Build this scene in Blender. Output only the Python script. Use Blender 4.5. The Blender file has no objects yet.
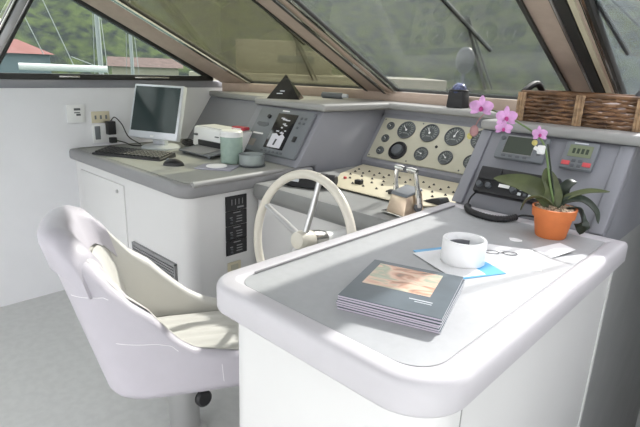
import bpy, bmesh, math, random
from mathutils import Vector, Matrix
random.seed(7)
R = math.radians
S = bpy.context.scene
COL = S.collection
EYE = 1.46

# ------------------------------------------------------------------ camera
cam_data = bpy.data.cameras.new('camera')
cam_data.sensor_width = 36.0
cam_data.lens = 501.0 / 640.0 * 36.0
cam_data.clip_start = 0.02
cam_data.clip_end = 2000
cam = bpy.data.objects.new('camera', cam_data)
COL.objects.link(cam)
pitch, roll, yaw = R(16.276), R(2.152), R(43.235)
_r0 = Vector((math.cos(yaw), math.sin(yaw), 0))
_h = Vector((-math.sin(yaw), math.cos(yaw), 0))
_f = _h * math.cos(pitch) + Vector((0, 0, -math.sin(pitch)))
_u0 = _r0.cross(_f)
_r = _r0 * math.cos(roll) + _u0 * math.sin(roll)
_u = -_r0 * math.sin(roll) + _u0 * math.cos(roll)
cam.matrix_world = Matrix(((_r.x, _u.x, -_f.x, 0), (_r.y, _u.y, -_f.y, 0), (_r.z, _u.z, -_f.z, EYE), (0, 0, 0, 1)))
S.camera = cam

# ------------------------------------------------------------------ world, sun, exposure
W = bpy.data.worlds.new('sky')
S.world = W
W.use_nodes = True
nt = W.node_tree
nt.nodes.clear()
bg = nt.nodes.new('ShaderNodeBackground')
out = nt.nodes.new('ShaderNodeOutputWorld')
bg.inputs['Color'].default_value = (1.0, 0.975, 1.0, 1)
bg.inputs['Strength'].default_value = 1.85
nt.links.new(bg.outputs[0], out.inputs[0])

sun_d = bpy.data.lights.new('sun', 'SUN')
sun_d.energy = 5.7
sun_d.angle = R(1.6)
sun_d.color = (1.0, 0.97, 0.92)
sun = bpy.data.objects.new('sun', sun_d)
COL.objects.link(sun)
SUN_DIR = Vector((0.0, 1.0, 0.76)).normalized()      # towards the sun
sun.rotation_euler = (-SUN_DIR).to_track_quat('-Z', 'Y').to_euler()
sun.location = (0, 6, 6)

S.view_settings.view_transform = 'Standard'
S.view_settings.look = 'None'
S.view_settings.exposure = 1.28
S.view_settings.gamma = 1.0
S.view_settings.use_curve_mapping = False


# ------------------------------------------------------------------ materials
def mat(name, col, rough=0.5, metal=0.0, spec=0.5, noise=0.0, nscale=20.0, bump=0.0, bscale=120.0, coat=0.0, alpha=None, trans=0.0, ior=1.45, col2=None, emit=None):
    m = bpy.data.materials.new(name)
    m.use_nodes = True
    t = m.node_tree
    b = t.nodes['Principled BSDF']
    b.inputs['Base Color'].default_value = (*col, 1)
    b.inputs['Roughness'].default_value = rough
    b.inputs['Metallic'].default_value = metal
    b.inputs['Specular IOR Level'].default_value = spec
    b.inputs['Coat Weight'].default_value = coat
    b.inputs['Transmission Weight'].default_value = trans
    b.inputs['IOR'].default_value = ior
    tc = t.nodes.new('ShaderNodeTexCoord')
    if noise or col2:
        n = t.nodes.new('ShaderNodeTexNoise')
        n.inputs['Scale'].default_value = nscale
        n.inputs['Detail'].default_value = 5
        t.links.new(tc.outputs['Object'], n.inputs['Vector'])
        r = t.nodes.new('ShaderNodeValToRGB')
        c2 = col2 if col2 else tuple(max(0, c * (1 - noise)) for c in col)
        r.color_ramp.elements[0].position = 0.38
        r.color_ramp.elements[1].position = 0.62
        r.color_ramp.elements[0].color = (*c2, 1)
        r.color_ramp.elements[1].color = (*col, 1)
        t.links.new(n.outputs['Fac'], r.inputs['Fac'])
        t.links.new(r.outputs['Color'], b.inputs['Base Color'])
    if bump:
        n2 = t.nodes.new('ShaderNodeTexNoise')
        n2.inputs['Scale'].default_value = bscale
        n2.inputs['Detail'].default_value = 3
        t.links.new(tc.outputs['Object'], n2.inputs['Vector'])
        bp = t.nodes.new('ShaderNodeBump')
        bp.inputs['Strength'].default_value = bump
        bp.inputs['Distance'].default_value = 0.002
        t.links.new(n2.outputs['Fac'], bp.inputs['Height'])
        t.links.new(bp.outputs['Normal'], b.inputs['Normal'])
    if emit:
        b.inputs['Emission Color'].default_value = (*emit[0], 1)
        b.inputs['Emission Strength'].default_value = emit[1]
    return m


def glass(name, tint, clear, haze_col=None, haze=0.0, mesh=False):
    """thin pane: transparent + fresnel reflection, optionally a diffuse and translucent haze colour mixed in"""
    m = bpy.data.materials.new(name)
    m.use_nodes = True
    t = m.node_tree
    t.nodes.clear()
    o = t.nodes.new('ShaderNodeOutputMaterial')
    tr = t.nodes.new('ShaderNodeBsdfTransparent')
    tr.inputs['Color'].default_value = (*tint, 1)
    gl = t.nodes.new('ShaderNodeBsdfGlossy')
    gl.inputs['Roughness'].default_value = 0.02
    fr = t.nodes.new('ShaderNodeFresnel')
    fr.inputs['IOR'].default_value = 1.45
    mu = t.nodes.new('ShaderNodeMath')
    mu.operation = 'MULTIPLY'
    mu.inputs[1].default_value = clear
    mix = t.nodes.new('ShaderNodeMixShader')
    t.links.new(fr.outputs[0], mu.inputs[0])
    t.links.new(mu.outputs[0], mix.inputs[0])
    t.links.new(gl.outputs[0], mix.inputs[2])
    if haze:
        df = t.nodes.new('ShaderNodeBsdfDiffuse')
        df.inputs['Color'].default_value = (*haze_col, 1)
        tl = t.nodes.new('ShaderNodeBsdfTranslucent')
        tl.inputs['Color'].default_value = (*haze_col, 1)
        mx0 = t.nodes.new('ShaderNodeMixShader')
        mx0.inputs[0].default_value = 0.5
        t.links.new(df.outputs[0], mx0.inputs[1])
        t.links.new(tl.outputs[0], mx0.inputs[2])
        mx1 = t.nodes.new('ShaderNodeMixShader')
        t.links.new(tr.outputs[0], mx1.inputs[1])
        t.links.new(mx0.outputs[0], mx1.inputs[2])
        tc = t.nodes.new('ShaderNodeTexCoord')
        mp = t.nodes.new('ShaderNodeMapping')
        mp.inputs['Scale'].default_value = (9, 9, 60) if mesh else (3, 3, 3)
        mp.inputs['Rotation'].default_value = (0.3, 0.6, 0.4)
        n = t.nodes.new('ShaderNodeTexNoise')
        n.inputs['Scale'].default_value = 5.0 if mesh else 1.6
        n.inputs['Detail'].default_value = 6
        mr = t.nodes.new('ShaderNodeMapRange')
        mr.inputs['From Min'].default_value = 0.3
        mr.inputs['From Max'].default_value = 0.7
        mr.inputs['To Min'].default_value = haze * 0.72
        mr.inputs['To Max'].default_value = min(1, haze * 1.28)
        t.links.new(tc.outputs['Object'], mp.inputs[0])
        t.links.new(mp.outputs[0], n.inputs['Vector'])
        t.links.new(n.outputs['Fac'], mr.inputs['Value'])
        t.links.new(mr.outputs[0], mx1.inputs[0])
        t.links.new(mx1.outputs[0], mix.inputs[1])
    else:
        t.links.new(tr.outputs[0], mix.inputs[1])
    t.links.new(mix.outputs[0], o.inputs[0])
    return m


M = dict(
    white=mat('white_gelcoat', (0.69, 0.69, 0.682), 0.35, noise=0.02, nscale=3),
    wall=mat('white_wall_panel', (0.80, 0.81, 0.83), 0.55, noise=0.03, nscale=4),
    grey=mat('grey_console_paint', (0.262, 0.268, 0.295), 0.55, bump=0.05, bscale=400, noise=0.04, nscale=5),
    greydk=mat('grey_lower_panel', (0.40, 0.405, 0.40), 0.7, noise=0.06, nscale=5),
    trim=mat('pale_grey_edge_trim', (0.33, 0.33, 0.32), 0.4, noise=0.02),
    top=mat('grey_worktop_laminate', (0.425, 0.435, 0.445), 0.45, noise=0.04, nscale=40),
    topedge=mat('grey_worktop_edge', (0.55, 0.535, 0.56), 0.4, noise=0.02),
    shelf=mat('grey_helm_shelf', (0.25, 0.255, 0.25), 0.45, noise=0.03),
    deskedge=mat('grey_desk_edge', (0.26, 0.26, 0.265), 0.45, noise=0.03),
    desktop=mat('desk_laminate', (0.34, 0.345, 0.325), 0.5, noise=0.04, nscale=40),
    cream=mat('cream_instrument_plate', (0.50, 0.49, 0.39), 0.45, noise=0.03),
    creamlt=mat('cream_plastic', (0.62, 0.57, 0.42), 0.4),
    wheel=mat('off_white_wheel_rim', (0.64, 0.61, 0.53), 0.3),
    vinyl=mat('pale_grey_vinyl', (0.512, 0.490, 0.535), 0.38, bump=0.25, bscale=260, noise=0.02),
    vinylin=mat('cream_white_vinyl', (0.62, 0.61, 0.57), 0.42, bump=0.25, bscale=260),
    seam=mat('vinyl_seam', (0.80, 0.79, 0.80), 0.5),
    tan=mat('tan_headliner', (0.48, 0.38, 0.31), 0.75, bump=0.2, bscale=200, noise=0.06),
    dark=mat('black_gasket', (0.03, 0.03, 0.027), 0.5),
    chrome=mat('chrome', (0.75, 0.74, 0.70), 0.15, 1.0),
    steel=mat('brushed_steel', (0.60, 0.60, 0.60), 0.35, 1.0),
    bronze=mat('bronze_throttle_case', (0.62, 0.50, 0.38), 0.3, 0.7),
    black=mat('black_plastic', (0.018, 0.018, 0.02), 0.4),
    blackm=mat('black_rubber', (0.025, 0.025, 0.027), 0.6),
    dgrey=mat('dark_grey_plastic', (0.10, 0.11, 0.12), 0.4),
    mgrey=mat('mid_grey_plastic', (0.17, 0.185, 0.20), 0.45),
    dial=mat('dial_face', (0.06, 0.07, 0.07), 0.3),
    dialmark=mat('dial_marks', (0.20, 0.22, 0.21), 0.5),
    lcd=mat('lcd_green_grey', (0.055, 0.068, 0.052), 0.25),
    lcdlt=mat('lcd_olive', (0.20, 0.23, 0.15), 0.25),
    screen=mat('black_screen', (0.008, 0.008, 0.01), 0.15),
    red=mat('red_button', (0.60, 0.09, 0.10), 0.5),
    white2=mat('white_plastic', (0.82, 0.83, 0.82), 0.35),
    paper=mat('white_paper', (0.88, 0.88, 0.89), 0.7),
    silver=mat('silver_bezel', (0.62, 0.65, 0.68), 0.35, 0.2),
    monscr=mat('monitor_glass', (0.030, 0.045, 0.045), 0.12, spec=0.5),
    greenjar=mat('pale_green_jar', (0.36, 0.47, 0.41), 0.25, noise=0.1, nscale=30),
    clear=glass('clear_dish_glass', (0.93, 0.97, 0.96), 1.0, (0.80, 0.86, 0.86), 0.45),
    terra=mat('terracotta', (0.68, 0.20, 0.06), 0.7, noise=0.12, nscale=14),
    bark=mat('bark_chips', (0.55, 0.42, 0.30), 0.9, noise=0.6, nscale=90),
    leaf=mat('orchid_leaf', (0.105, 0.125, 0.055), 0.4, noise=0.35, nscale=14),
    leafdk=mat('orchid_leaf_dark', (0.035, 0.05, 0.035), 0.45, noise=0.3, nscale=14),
    stem=mat('green_stem', (0.13, 0.20, 0.07), 0.5),
    petal=mat('pink_petal', (0.76, 0.40, 0.72), 0.5, noise=0.25, nscale=30),
    lip=mat('magenta_lip', (0.50, 0.05, 0.25), 0.5),
    yellow=mat('yellow_bud', (0.62, 0.55, 0.18), 0.6),
    fade=mat('withered_bloom', (0.40, 0.22, 0.22), 0.7),
    wicker=mat('brown_wicker', (0.25, 0.135, 0.07), 0.4, noise=0.55, nscale=14),
    wickerlt=mat('light_wicker', (0.46, 0.30, 0.17), 0.45, noise=0.45, nscale=40),
    cover=mat('slate_cover', (0.11, 0.14, 0.16), 0.3, noise=0.2, nscale=9),
    pages=mat('magazine_pages', (0.70, 0.68, 0.72), 0.6),
    spine=mat('magazine_edge', (0.55, 0.50, 0.58), 0.5),
    blue=mat('blue_card', (0.12, 0.42, 0.72), 0.35),
    carpet=mat('blue_grey_carpet', (0.60, 0.61, 0.595), 0.95, noise=0.06, nscale=25, bump=0.25, bscale=500),
    tape=mat('white_tape', (0.88, 0.88, 0.88), 0.5),
    shaded_core=mat('shaded_roll_core', (0.20, 0.20, 0.22), 0.4),
    water=mat('harbour_water', (0.12, 0.16, 0.15), 0.25, bump=0.5, bscale=2),
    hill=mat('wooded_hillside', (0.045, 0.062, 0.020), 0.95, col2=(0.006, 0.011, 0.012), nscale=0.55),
    redroof=mat('red_roof', (0.15, 0.045, 0.04), 0.7, noise=0.15, nscale=3),
    brownroof=mat('brownish_roof', (0.10, 0.060, 0.055), 0.8, noise=0.3, nscale=2),
    bluewall=mat('pale_blue_wall', (0.10, 0.135, 0.15), 0.8),
    mast=mat('grey_mast', (0.22, 0.24, 0.24), 0.4),
    boat=mat('cream_boat_side', (0.22, 0.21, 0.16), 0.5),
    boatdk=mat('dark_boat_window', (0.06, 0.07, 0.07), 0.2),
    deck=mat('grey_foredeck', (0.10, 0.10, 0.09), 0.8, noise=0.15, nscale=4),
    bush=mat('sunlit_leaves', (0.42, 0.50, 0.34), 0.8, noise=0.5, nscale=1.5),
    brown=mat('brown_leather', (0.30, 0.16, 0.07), 0.5),
    bluedome=mat('blue_dome', (0.14, 0.17, 0.34), 0.15, noise=0.75, nscale=40),
    g_port=glass('side_window_glass', (0.76, 0.80, 0.78), 0.4),
    g_mesh=glass('windshield_mesh_glass', (0.66, 0.66, 0.58), 0.4, (0.085, 0.085, 0.060), 0.30, True),
    g_mid=glass('windshield_hazy_glass', (0.745, 0.75, 0.745), 0.25, (0.085, 0.10, 0.095), 0.20),
    g_right=glass('windshield_grey_glass', (0.88, 0.885, 0.90), 0.45, (0.15, 0.18, 0.185), 0.22),
)


def picture_mat():
    m = mat('cover_photograph', (0.7, 0.5, 0.4), 0.35)
    t = m.node_tree
    b = t.nodes['Principled BSDF']
    tc = t.nodes.new('ShaderNodeTexCoord')
    mp = t.nodes.new('ShaderNodeMapping')
    mp.inputs['Scale'].default_value = (6, 15, 1)
    mp.inputs['Rotation'].default_value = (0, 0, 0.5)
    n = t.nodes.new('ShaderNodeTexNoise')
    n.inputs['Scale'].default_value = 1.3
    n.inputs['Detail'].default_value = 3
    n.inputs['Distortion'].default_value = 1.2
    r = t.nodes.new('ShaderNodeValToRGB')
    e = r.color_ramp.elements
    e[0].position, e[0].color = 0.30, (0.10, 0.12, 0.10, 1)
    e[1].position, e[1].color = 0.75, (0.80, 0.74, 0.60, 1)
    for p, c in ((0.42, (0.62, 0.33, 0.22, 1)), (0.50, (0.80, 0.58, 0.44, 1)), (0.60, (0.42, 0.46, 0.34, 1))):
        k = e.new(p)
        k.color = c
    t.links.new(tc.outputs['Object'], mp.inputs[0])
    t.links.new(mp.outputs[0], n.inputs['Vector'])
    t.links.new(n.outputs['Fac'], r.inputs['Fac'])
    t.links.new(r.outputs['Color'], b.inputs['Base Color'])
    return m


M['picture'] = picture_mat()


# ------------------------------------------------------------------ mesh helpers
class B:
    def __init__(self):
        self.bm = bmesh.new()

    def _merge(self, t, mx=None):
        if mx is not None:
            bmesh.ops.transform(t, matrix=mx, verts=t.verts)
        me = bpy.data.meshes.new('tmp')
        t.to_mesh(me)
        t.free()
        self.bm.from_mesh(me)
        bpy.data.meshes.remove(me)
        return self

    def box(self, x0, x1, y0, y1, z0, z1, bev=0.0, seg=2, mx=None):
        t = bmesh.new()
        bmesh.ops.create_cube(t, size=1.0)
        for v in t.verts:
            v.co = Vector(((x0 + x1) / 2 + v.co.x * (x1 - x0), (y0 + y1) / 2 + v.co.y * (y1 - y0), (z0 + z1) / 2 + v.co.z * (z1 - z0)))
        if bev:
            bmesh.ops.bevel(t, geom=list(t.edges), offset=bev, segments=seg, affect='EDGES', profile=0.5)
        return self._merge(t, mx)

    def prism(self, pts, a0, a1, axis='z', bev=0.0, mx=None, seg=2):
        """polygon (2-D) extruded along an axis; axis x: pts are (y,z); y: (x,z); z: (x,y)"""
        t = bmesh.new()

        def P(p, a):
            return {'x': (a, p[0], p[1]), 'y': (p[0], a, p[1]), 'z': (p[0], p[1], a)}[axis]
        lo = [t.verts.new(P(p, a0)) for p in pts]
        hi = [t.verts.new(P(p, a1)) for p in pts]
        n = len(pts)
        t.faces.new(lo[::-1])
        t.faces.new(hi)
        for i in range(n):
            t.faces.new((lo[i], lo[(i + 1) % n], hi[(i + 1) % n], hi[i]))
        bmesh.ops.recalc_face_normals(t, faces=t.faces)
        if bev:
            bmesh.ops.bevel(t, geom=list(t.edges), offset=bev, segments=seg, affect='EDGES', profile=0.5)
        return self._merge(t, mx)

    def hull3(self, lo, hi, bev=0.0):
        """two rings of 3-D points joined by sides"""
        t = bmesh.new()
        a = [t.verts.new(p) for p in lo]
        b = [t.verts.new(p) for p in hi]
        n = len(a)
        t.faces.new(a[::-1])
        t.faces.new(b)
        for i in range(n):
            t.faces.new((a[i], a[(i + 1) % n], b[(i + 1) % n], b[i]))
        bmesh.ops.recalc_face_normals(t, faces=t.faces)
        if bev:
            bmesh.ops.bevel(t, geom=list(t.edges), offset=bev, segments=2, affect='EDGES', profile=0.5)
        return self._merge(t)

    def lathe(self, prof, seg=32, mx=None, cap=True):
        t = bmesh.new()
        rings = []
        for r, z in prof:
            if r < 1e-6:
                rings.append([t.verts.new((0, 0, z))])
            else:
                rings.append([t.verts.new((r * math.cos(2 * math.pi * k / seg), r * math.sin(2 * math.pi * k / seg), z)) for k in range(seg)])
        for a, b in zip(rings, rings[1:]):
            for k in range(seg):
                k2 = (k + 1) % seg
                if len(a) == 1 and len(b) == 1:
                    continue
                if len(a) == 1:
                    t.faces.new((a[0], b[k], b[k2]))
                elif len(b) == 1:
                    t.faces.new((a[k], a[k2], b[0]))
                else:
                    t.faces.new((a[k], a[k2], b[k2], b[k]))
        if cap:
            if len(rings[0]) > 1:
                t.faces.new(rings[0][::-1])
            if len(rings[-1]) > 1:
                t.faces.new(rings[-1])
        bmesh.ops.recalc_face_normals(t, faces=t.faces)
        return self._merge(t, mx)

    def tube(self, pts, rad, seg=8, closed=False, mx=None):
        pts = [Vector(p) for p in pts]
        n = len(pts)
        rads = rad if isinstance(rad, (list, tuple)) else [rad] * n
        t = bmesh.new()
        rings = []
        up = None
        for i, p in enumerate(pts):
            if closed:
                d = (pts[(i + 1) % n] - pts[i - 1]).normalized()
            else:
                d = (pts[min(i + 1, n - 1)] - pts[max(i - 1, 0)]).normalized()
            if up is None:
                up = d.orthogonal().normalized()
            up = (up - d * up.dot(d))
            up = up.normalized() if up.length > 1e-6 else d.orthogonal().normalized()
            s = d.cross(up)
            rings.append([t.verts.new(p + (up * math.cos(2 * math.pi * k / seg) + s * math.sin(2 * math.pi * k / seg)) * rads[i]) for k in range(seg)])
        m = n if closed else n - 1
        for i in range(m):
            a, b = rings[i], rings[(i + 1) % n]
            off = 0
            if closed and i == n - 1:
                best = min(range(seg), key=lambda o: (a[0].co - b[o].co).length)
                off = best
            for k in range(seg):
                t.faces.new((a[k], a[(k + 1) % seg], b[(k + 1 + off) % seg], b[(k + off) % seg]))
        if not closed:
            t.faces.new(rings[0][::-1])
            t.faces.new(rings[-1])
        bmesh.ops.recalc_face_normals(t, faces=t.faces)
        return self._merge(t, mx)

    def sphere(self, c, r, sc=(1, 1, 1), seg=16, mx=None):
        t = bmesh.new()
        bmesh.ops.create_uvsphere(t, u_segments=seg, v_segments=max(6, seg // 2), radius=r)
        for v in t.verts:
            v.co = Vector((v.co.x * sc[0] + c[0], v.co.y * sc[1] + c[1], v.co.z * sc[2] + c[2]))
        return self._merge(t, mx)

    def grid(self, rows, closed_u=False, thick=None):
        t = bmesh.new()
        V = [[t.verts.new(p) for p in r] for r in rows]
        for i in range(len(V) - 1):
            n = len(V[i])
            for k in range(n if closed_u else n - 1):
                t.faces.new((V[i][k], V[i][(k + 1) % n], V[i + 1][(k + 1) % n], V[i + 1][k]))
        if closed_u:
            t.faces.new(V[0][::-1])
            t.faces.new(V[-1])
        bmesh.ops.recalc_face_normals(t, faces=t.faces)
        if thick:
            bmesh.ops.solidify(t, geom=list(t.faces), thickness=thick)
        return self._merge(t)

    def slab(self, x0, x1, y0, y1, rads, loops, n=10):
        """rounded rectangle stack: loops = [(inset, z)], first and last are capped; rads per corner (x0y0, x1y0, x1y1, x0y1)"""
        t = bmesh.new()
        rings = []
        for ins, z in loops:
            ring = []
            cs = [((x0, y0), 1, 1, 180), ((x1, y0), -1, 1, 270), ((x1, y1), -1, -1, 0), ((x0, y1), 1, -1, 90)]
            for (c, sx, sy, a0), r in zip(cs, rads):
                rr = max(r, 0.004)
                ccx, ccy = c[0] + sx * rr, c[1] + sy * rr
                re = max(rr - ins, 0.0005)
                if ins > rr:
                    ccx, ccy = c[0] + sx * ins, c[1] + sy * ins
                for k in range(n + 1):
                    a = R(a0 + 90 * k / n)
                    ring.append(t.verts.new((ccx + re * math.cos(a), ccy + re * math.sin(a), z)))
            rings.append(ring)
        m = len(rings[0])
        for a, b in zip(rings, rings[1:]):
            for k in range(m):
                t.faces.new((a[k], a[(k + 1) % m], b[(k + 1) % m], b[k]))
        t.faces.new(rings[0][::-1])
        t.faces.new(rings[-1])
        bmesh.ops.recalc_face_normals(t, faces=t.faces)
        return self._merge(t)

    def done(self, name, material, parent=None, ang=35, loc=None):
        me = bpy.data.meshes.new(name)
        self.bm.to_mesh(me)
        self.bm.free()
        for p in me.polygons:
            p.use_smooth = True
        me.set_sharp_from_angle(angle=R(ang))
        me.materials.append(M[material] if isinstance(material, str) else material)
        o = bpy.data.objects.new(name, me)
        COL.objects.link(o)
        if parent is not None:
            o.parent = parent
        if loc is not None:
            o.location = loc
        return o


def tag(o, label, cat, group=None, kind=None):
    if label:
        o['label'] = label
    if cat:
        o['category'] = cat
    if group:
        o['group'] = group
    if kind:
        o['kind'] = kind
    return o


def thing(name, label, cat, loc=(0, 0, 0), rz=0.0, group=None, mx=None):
    o = bpy.data.objects.new(name, None)
    o.empty_display_size = 0.05
    COL.objects.link(o)
    if mx is not None:
        o.matrix_world = mx
    else:
        o.location = loc
        o.rotation_euler = (0, 0, rz)
    return tag(o, label, cat, group)


def struct(o):
    o['kind'] = 'structure'
    return o


def clone(root, loc=None, label=None, mx=None):
    c = root.copy()
    COL.objects.link(c)
    if loc is not None:
        c.location = loc
    if mx is not None:
        c.matrix_world = mx
    if label:
        c['label'] = label
    for ch in root.children:
        d = ch.copy()
        COL.objects.link(d)
        d.parent = c
        for g in ch.children:
            e = g.copy()
            COL.objects.link(e)
            e.parent = d
    return c


def frame(x, y0, z0, y1, z1, v):
    """frame on a sloped panel facing aft: x right, y up the slope, z out of the panel"""
    vv = Vector((0, y1 - y0, z1 - z0)).normalized()
    u = Vector((1, 0, 0))
    n = u.cross(vv)
    o = Vector((x, y0, z0)) + vv * v
    return Matrix(((u.x, vv.x, n.x, o.x), (u.y, vv.y, n.y, o.y), (u.z, vv.z, n.z, o.z), (0, 0, 0, 1)))


def bez(pts, n=24):
    """Catmull-Rom through points"""
    P = [Vector(p) for p in pts]
    P = [P[0] * 2 - P[1]] + P + [P[-1] * 2 - P[-2]]
    out_ = []
    segs = len(P) - 3
    for i in range(segs):
        a, b, c, d = P[i:i + 4]
        m = max(2, n // segs)
        for k in range(m):
            t = k / m
            out_.append(0.5 * ((2 * b) + (c - a) * t + (2 * a - 5 * b + 4 * c - d) * t * t + (3 * b - a - 3 * c + d) * t ** 3))
    out_.append(P[-2])
    return out_


# ================================================================== SETTING
DESKZ = 0.92
WX = -3.255                 # port wall inner face
RK = Vector((0, -0.95, 0.45))   # rake of the windshield, per unit

b = B()
b.prism([(WX - 0.1, -2.6), (1.2, -2.6), (1.2, 0.62), (-0.45, 0.62), (-0.45, 3.2), (WX - 0.1, 3.2)], -0.06, 0.0, 'z')
struct(b.done('floor', 'carpet'))
b = B()
b.box(-0.45, 0.70, 0.62, 5.2, -1.30, -1.25)
struct(b.done('floor_2', 'carpet'))
b = B()
b.box(-1.0, 0.70, 4.26, 4.32, -1.30, 1.0)
struct(b.done('wall_front', 'white'))

b = B()
b.box(WX - 0.08, WX, -2.6, 3.0, 0.0, 1.285)
struct(b.done('wall_left', 'wall'))
b = B()
b.box(WX - 0.02, WX + 0.006, -2.6, 2.35, 1.285, 1.333, bev=0.003)
struct(b.done('trim_1', 'grey'))
b = B()
b.box(0.62, 0.70, 0.75, 4.26, -1.25, 1.84)
b.box(0.62, 0.70, -0.1, 0.75, 1.70, 1.84)  # lintel over an unseen doorway, added to light the counter's side
b.box(0.62, 0.70, -1.0, -0.1, -0.06, 1.84)
b.box(0.62, 0.70, -2.6, -1.0, -0.06, 1.0)
struct(b.done('wall_right', 'wall'))
b = B()
b.prism([(WX - 0.1, -2.6), (0.7, -2.6), (0.7, 1.20), (0.25, 1.42), (-0.66, 1.80), (-2.2, 1.78), (-3.075, 1.42), (WX - 0.1, 1.38)], 1.835, 1.90, 'z')
struct(b.done('ceiling', 'wall'))


def yz_strip(p, q, w, x0, x1, bb):
    """bar of width w in the YZ plane between two points"""
    d = Vector((q[0] - p[0], q[1] - p[1])).normalized()
    n = Vector((-d.y, d.x)) * (w / 2)
    pts = [(p[0] + n.x, p[1] + n.y), (q[0] + n.x, q[1] + n.y), (q[0] - n.x, q[1] - n.y), (p[0] - n.x, p[1] - n.y)]
    bb.prism(pts, x0, x1, 'x', bev=0.004)


def RY(z):                  # y of the raked line in the port wall at height z
    return 2.195 - 0.95 / 0.45 * (z - 1.355)


# port side window (window_1): black gasket and chrome frame round a clear triangular pane
b = B()
yz_strip((0.60, 1.350), (2.24, 1.350), 0.034, WX - 0.03, WX + 0.012, b)
yz_strip((RY(1.352) + 0.03, 1.352), (RY(1.86) + 0.03, 1.86), 0.036, WX - 0.03, WX + 0.012, b)
yz_strip((0.815, 1.36), (1.110, 1.86), 0.016, WX - 0.03, WX + 0.010, b)
w1 = struct(b.done('window_1', 'dark'))
b = B()
yz_strip((RY(1.352) + 0.055, 1.362), (RY(1.86) + 0.055, 1.86 + 0.01), 0.014, WX - 0.01, WX + 0.022, b)
for yy, l in ((1.15, 0.12), (1.62, 0.25)):
    b.box(WX + 0.008, WX + 0.018, yy, yy + l, 1.346, 1.356, bev=0.002)
b.done('chrome_strip', 'chrome', w1)
b = B()
b.prism([(0.81, 1.36), (2.19, 1.36), (RY(1.86), 1.86), (1.11, 1.86)], WX - 0.022, WX - 0.016, 'x')
b.done('pane', 'g_port', w1)
# the slanting post between the two side windows
b = B()
yz_strip((0.762, 1.355), (1.052, 1.86), 0.060, WX - 0.03, WX + 0.004, b)
post = struct(b.done('trim_2', 'dark'))
b = B()
yz_strip((0.777, 1.36), (1.067, 1.86), 0.040, WX - 0.02, WX + 0.014, b)
b.done('metal_strip', 'steel', post)
b = B()
yz_strip((0.738, 1.36), (1.028, 1.86), 0.010, WX - 0.02, WX + 0.014, b)
b.done('metal_strip', 'chrome', post)
b = B()
yz_strip((-1.2, 1.350), (0.74, 1.350), 0.034, WX - 0.03, WX + 0.012, b)
w5 = struct(b.done('window_5', 'dark'))
b = B()
b.prism([(-1.2, 1.36), (0.70, 1.36), (1.00, 1.85), (-1.2, 1.85)], WX - 0.022, WX - 0.016, 'x')
b.done('pane', 'g_port', w5)


# windshield: three raked panes standing on a tan ledge
ZB = 1.335
BASE = {2: ((-3.075, 2.45), (-2.215, 2.80)), 3: ((-1.99, 2.80), (-0.868, 2.85)), 4: ((-0.66, 2.85), (0.25, 2.45))}
LEN = 1.14


def pane(i, gl):
    (xa, ya), (xb, yb) = BASE[i]
    a, c = Vector((xa, ya, ZB)), Vector((xb, yb, ZB))
    nrm = (c - a).cross(RK).normalized()
    if nrm.z < 0:
        nrm = -nrm
    bb = B()

    def bar(p, q, wdir, w, t=0.03):
        wd = wdir.normalized() * w
        lo = [p, q, q + wd, p + wd]
        bb.hull3([v + nrm * 0.012 for v in lo], [v - nrm * t for v in lo], bev=0.004)
    side = (c - a).normalized()
    bar(a - RK * 0.03, c - RK * 0.03, RK, 0.035)
    bar(a, a + RK * LEN, side, 0.036 if i == 4 else 0.022, 0.02)
    bar(c, c + RK * LEN, -side, 0.020, 0.02)
    w = struct(bb.done('window_%d' % i, 'dark'))
    bb = B()

    def strip(p, q, wdir, wd):
        v = wdir.normalized() * wd
        lo = [p, q, q + v, p + v]
        bb.hull3([k - nrm * 0.018 for k in lo], [k - nrm * 0.028 for k in lo])
    strip(a - side * 0.006, a + RK * LEN - side * 0.006, side, 0.010)
    strip(a + side * 0.014, a + RK * LEN + side * 0.014, side, 0.010)
    strip(a + RK * 0.01 + side * .02, c + RK * 0.01 - side * .02, RK, 0.007)
    bb.done('chrome_strip', 'chrome', w)
    bb = B()
    lo = [a, c, c + RK * LEN, a + RK * LEN]
    bb.hull3([v + nrm * 0.004 for v in lo], [v + nrm * 0.001 for v in lo])
    bb.done('pane', gl, w)
    return a, c, nrm


pane(2, 'g_mesh')
pane(3, 'g_mid')
pane(4, 'g_right')


def pillar(i, p, q, depth, strips):
    """tan pillar between two panes, following the rake; p and q are the feet of its two edges"""
    p, q = Vector(p), Vector(q)
    side = (q - p).normalized()
    nrm = side.cross(RK).normalized()
    if nrm.z < 0:
        nrm = -nrm
    bb = B()
    foot = [p + nrm * .01, q + nrm * .01, q - nrm * depth, p - nrm * depth]
    bb.hull3([v - RK * 0.06 for v in foot], [v + RK * (LEN + .04) for v in foot], bev=0.008)
    t = struct(bb.done('trim_%d' % i, 'tan'))
    for off, w, d, mm, nm in strips:
        bb = B()
        a = p + side * off
        foot = [a - nrm * (depth - .002), a + side * w - nrm * (depth - .002), a + side * w - nrm * (depth + d), a - nrm * (depth + d)]
        bb.hull3([v - RK * 0.03 for v in foot], [v + RK * LEN for v in foot])
        bb.done(nm, mm, t)
    return t


pillar(3, (-3.235, 2.305, ZB), (-3.075, 2.45, ZB), 0.02, [])
pillar(4, (-2.215, 2.80, ZB), (-1.99, 2.80, ZB), 0.03,
       [(0.0, 0.018, 0.006, 'dark', 'gasket'), (0.150, 0.030, 0.010, 'dark', 'gasket'), (0.184, 0.014, 0.016, 'chrome', 'metal_strip')])
pillar(5, (-0.868, 2.85, ZB), (-0.66, 2.85, ZB), 0.03,
       [(0.0, 0.016, 0.012, 'dark', 'gasket'), (0.115, 0.055, 0.012, 'dark', 'gasket'), (0.120, 0.008, 0.016, 'steel', 'metal_strip'), (0.176, 0.020, 0.010, 'creamlt', 'cream_strip')])

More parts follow.
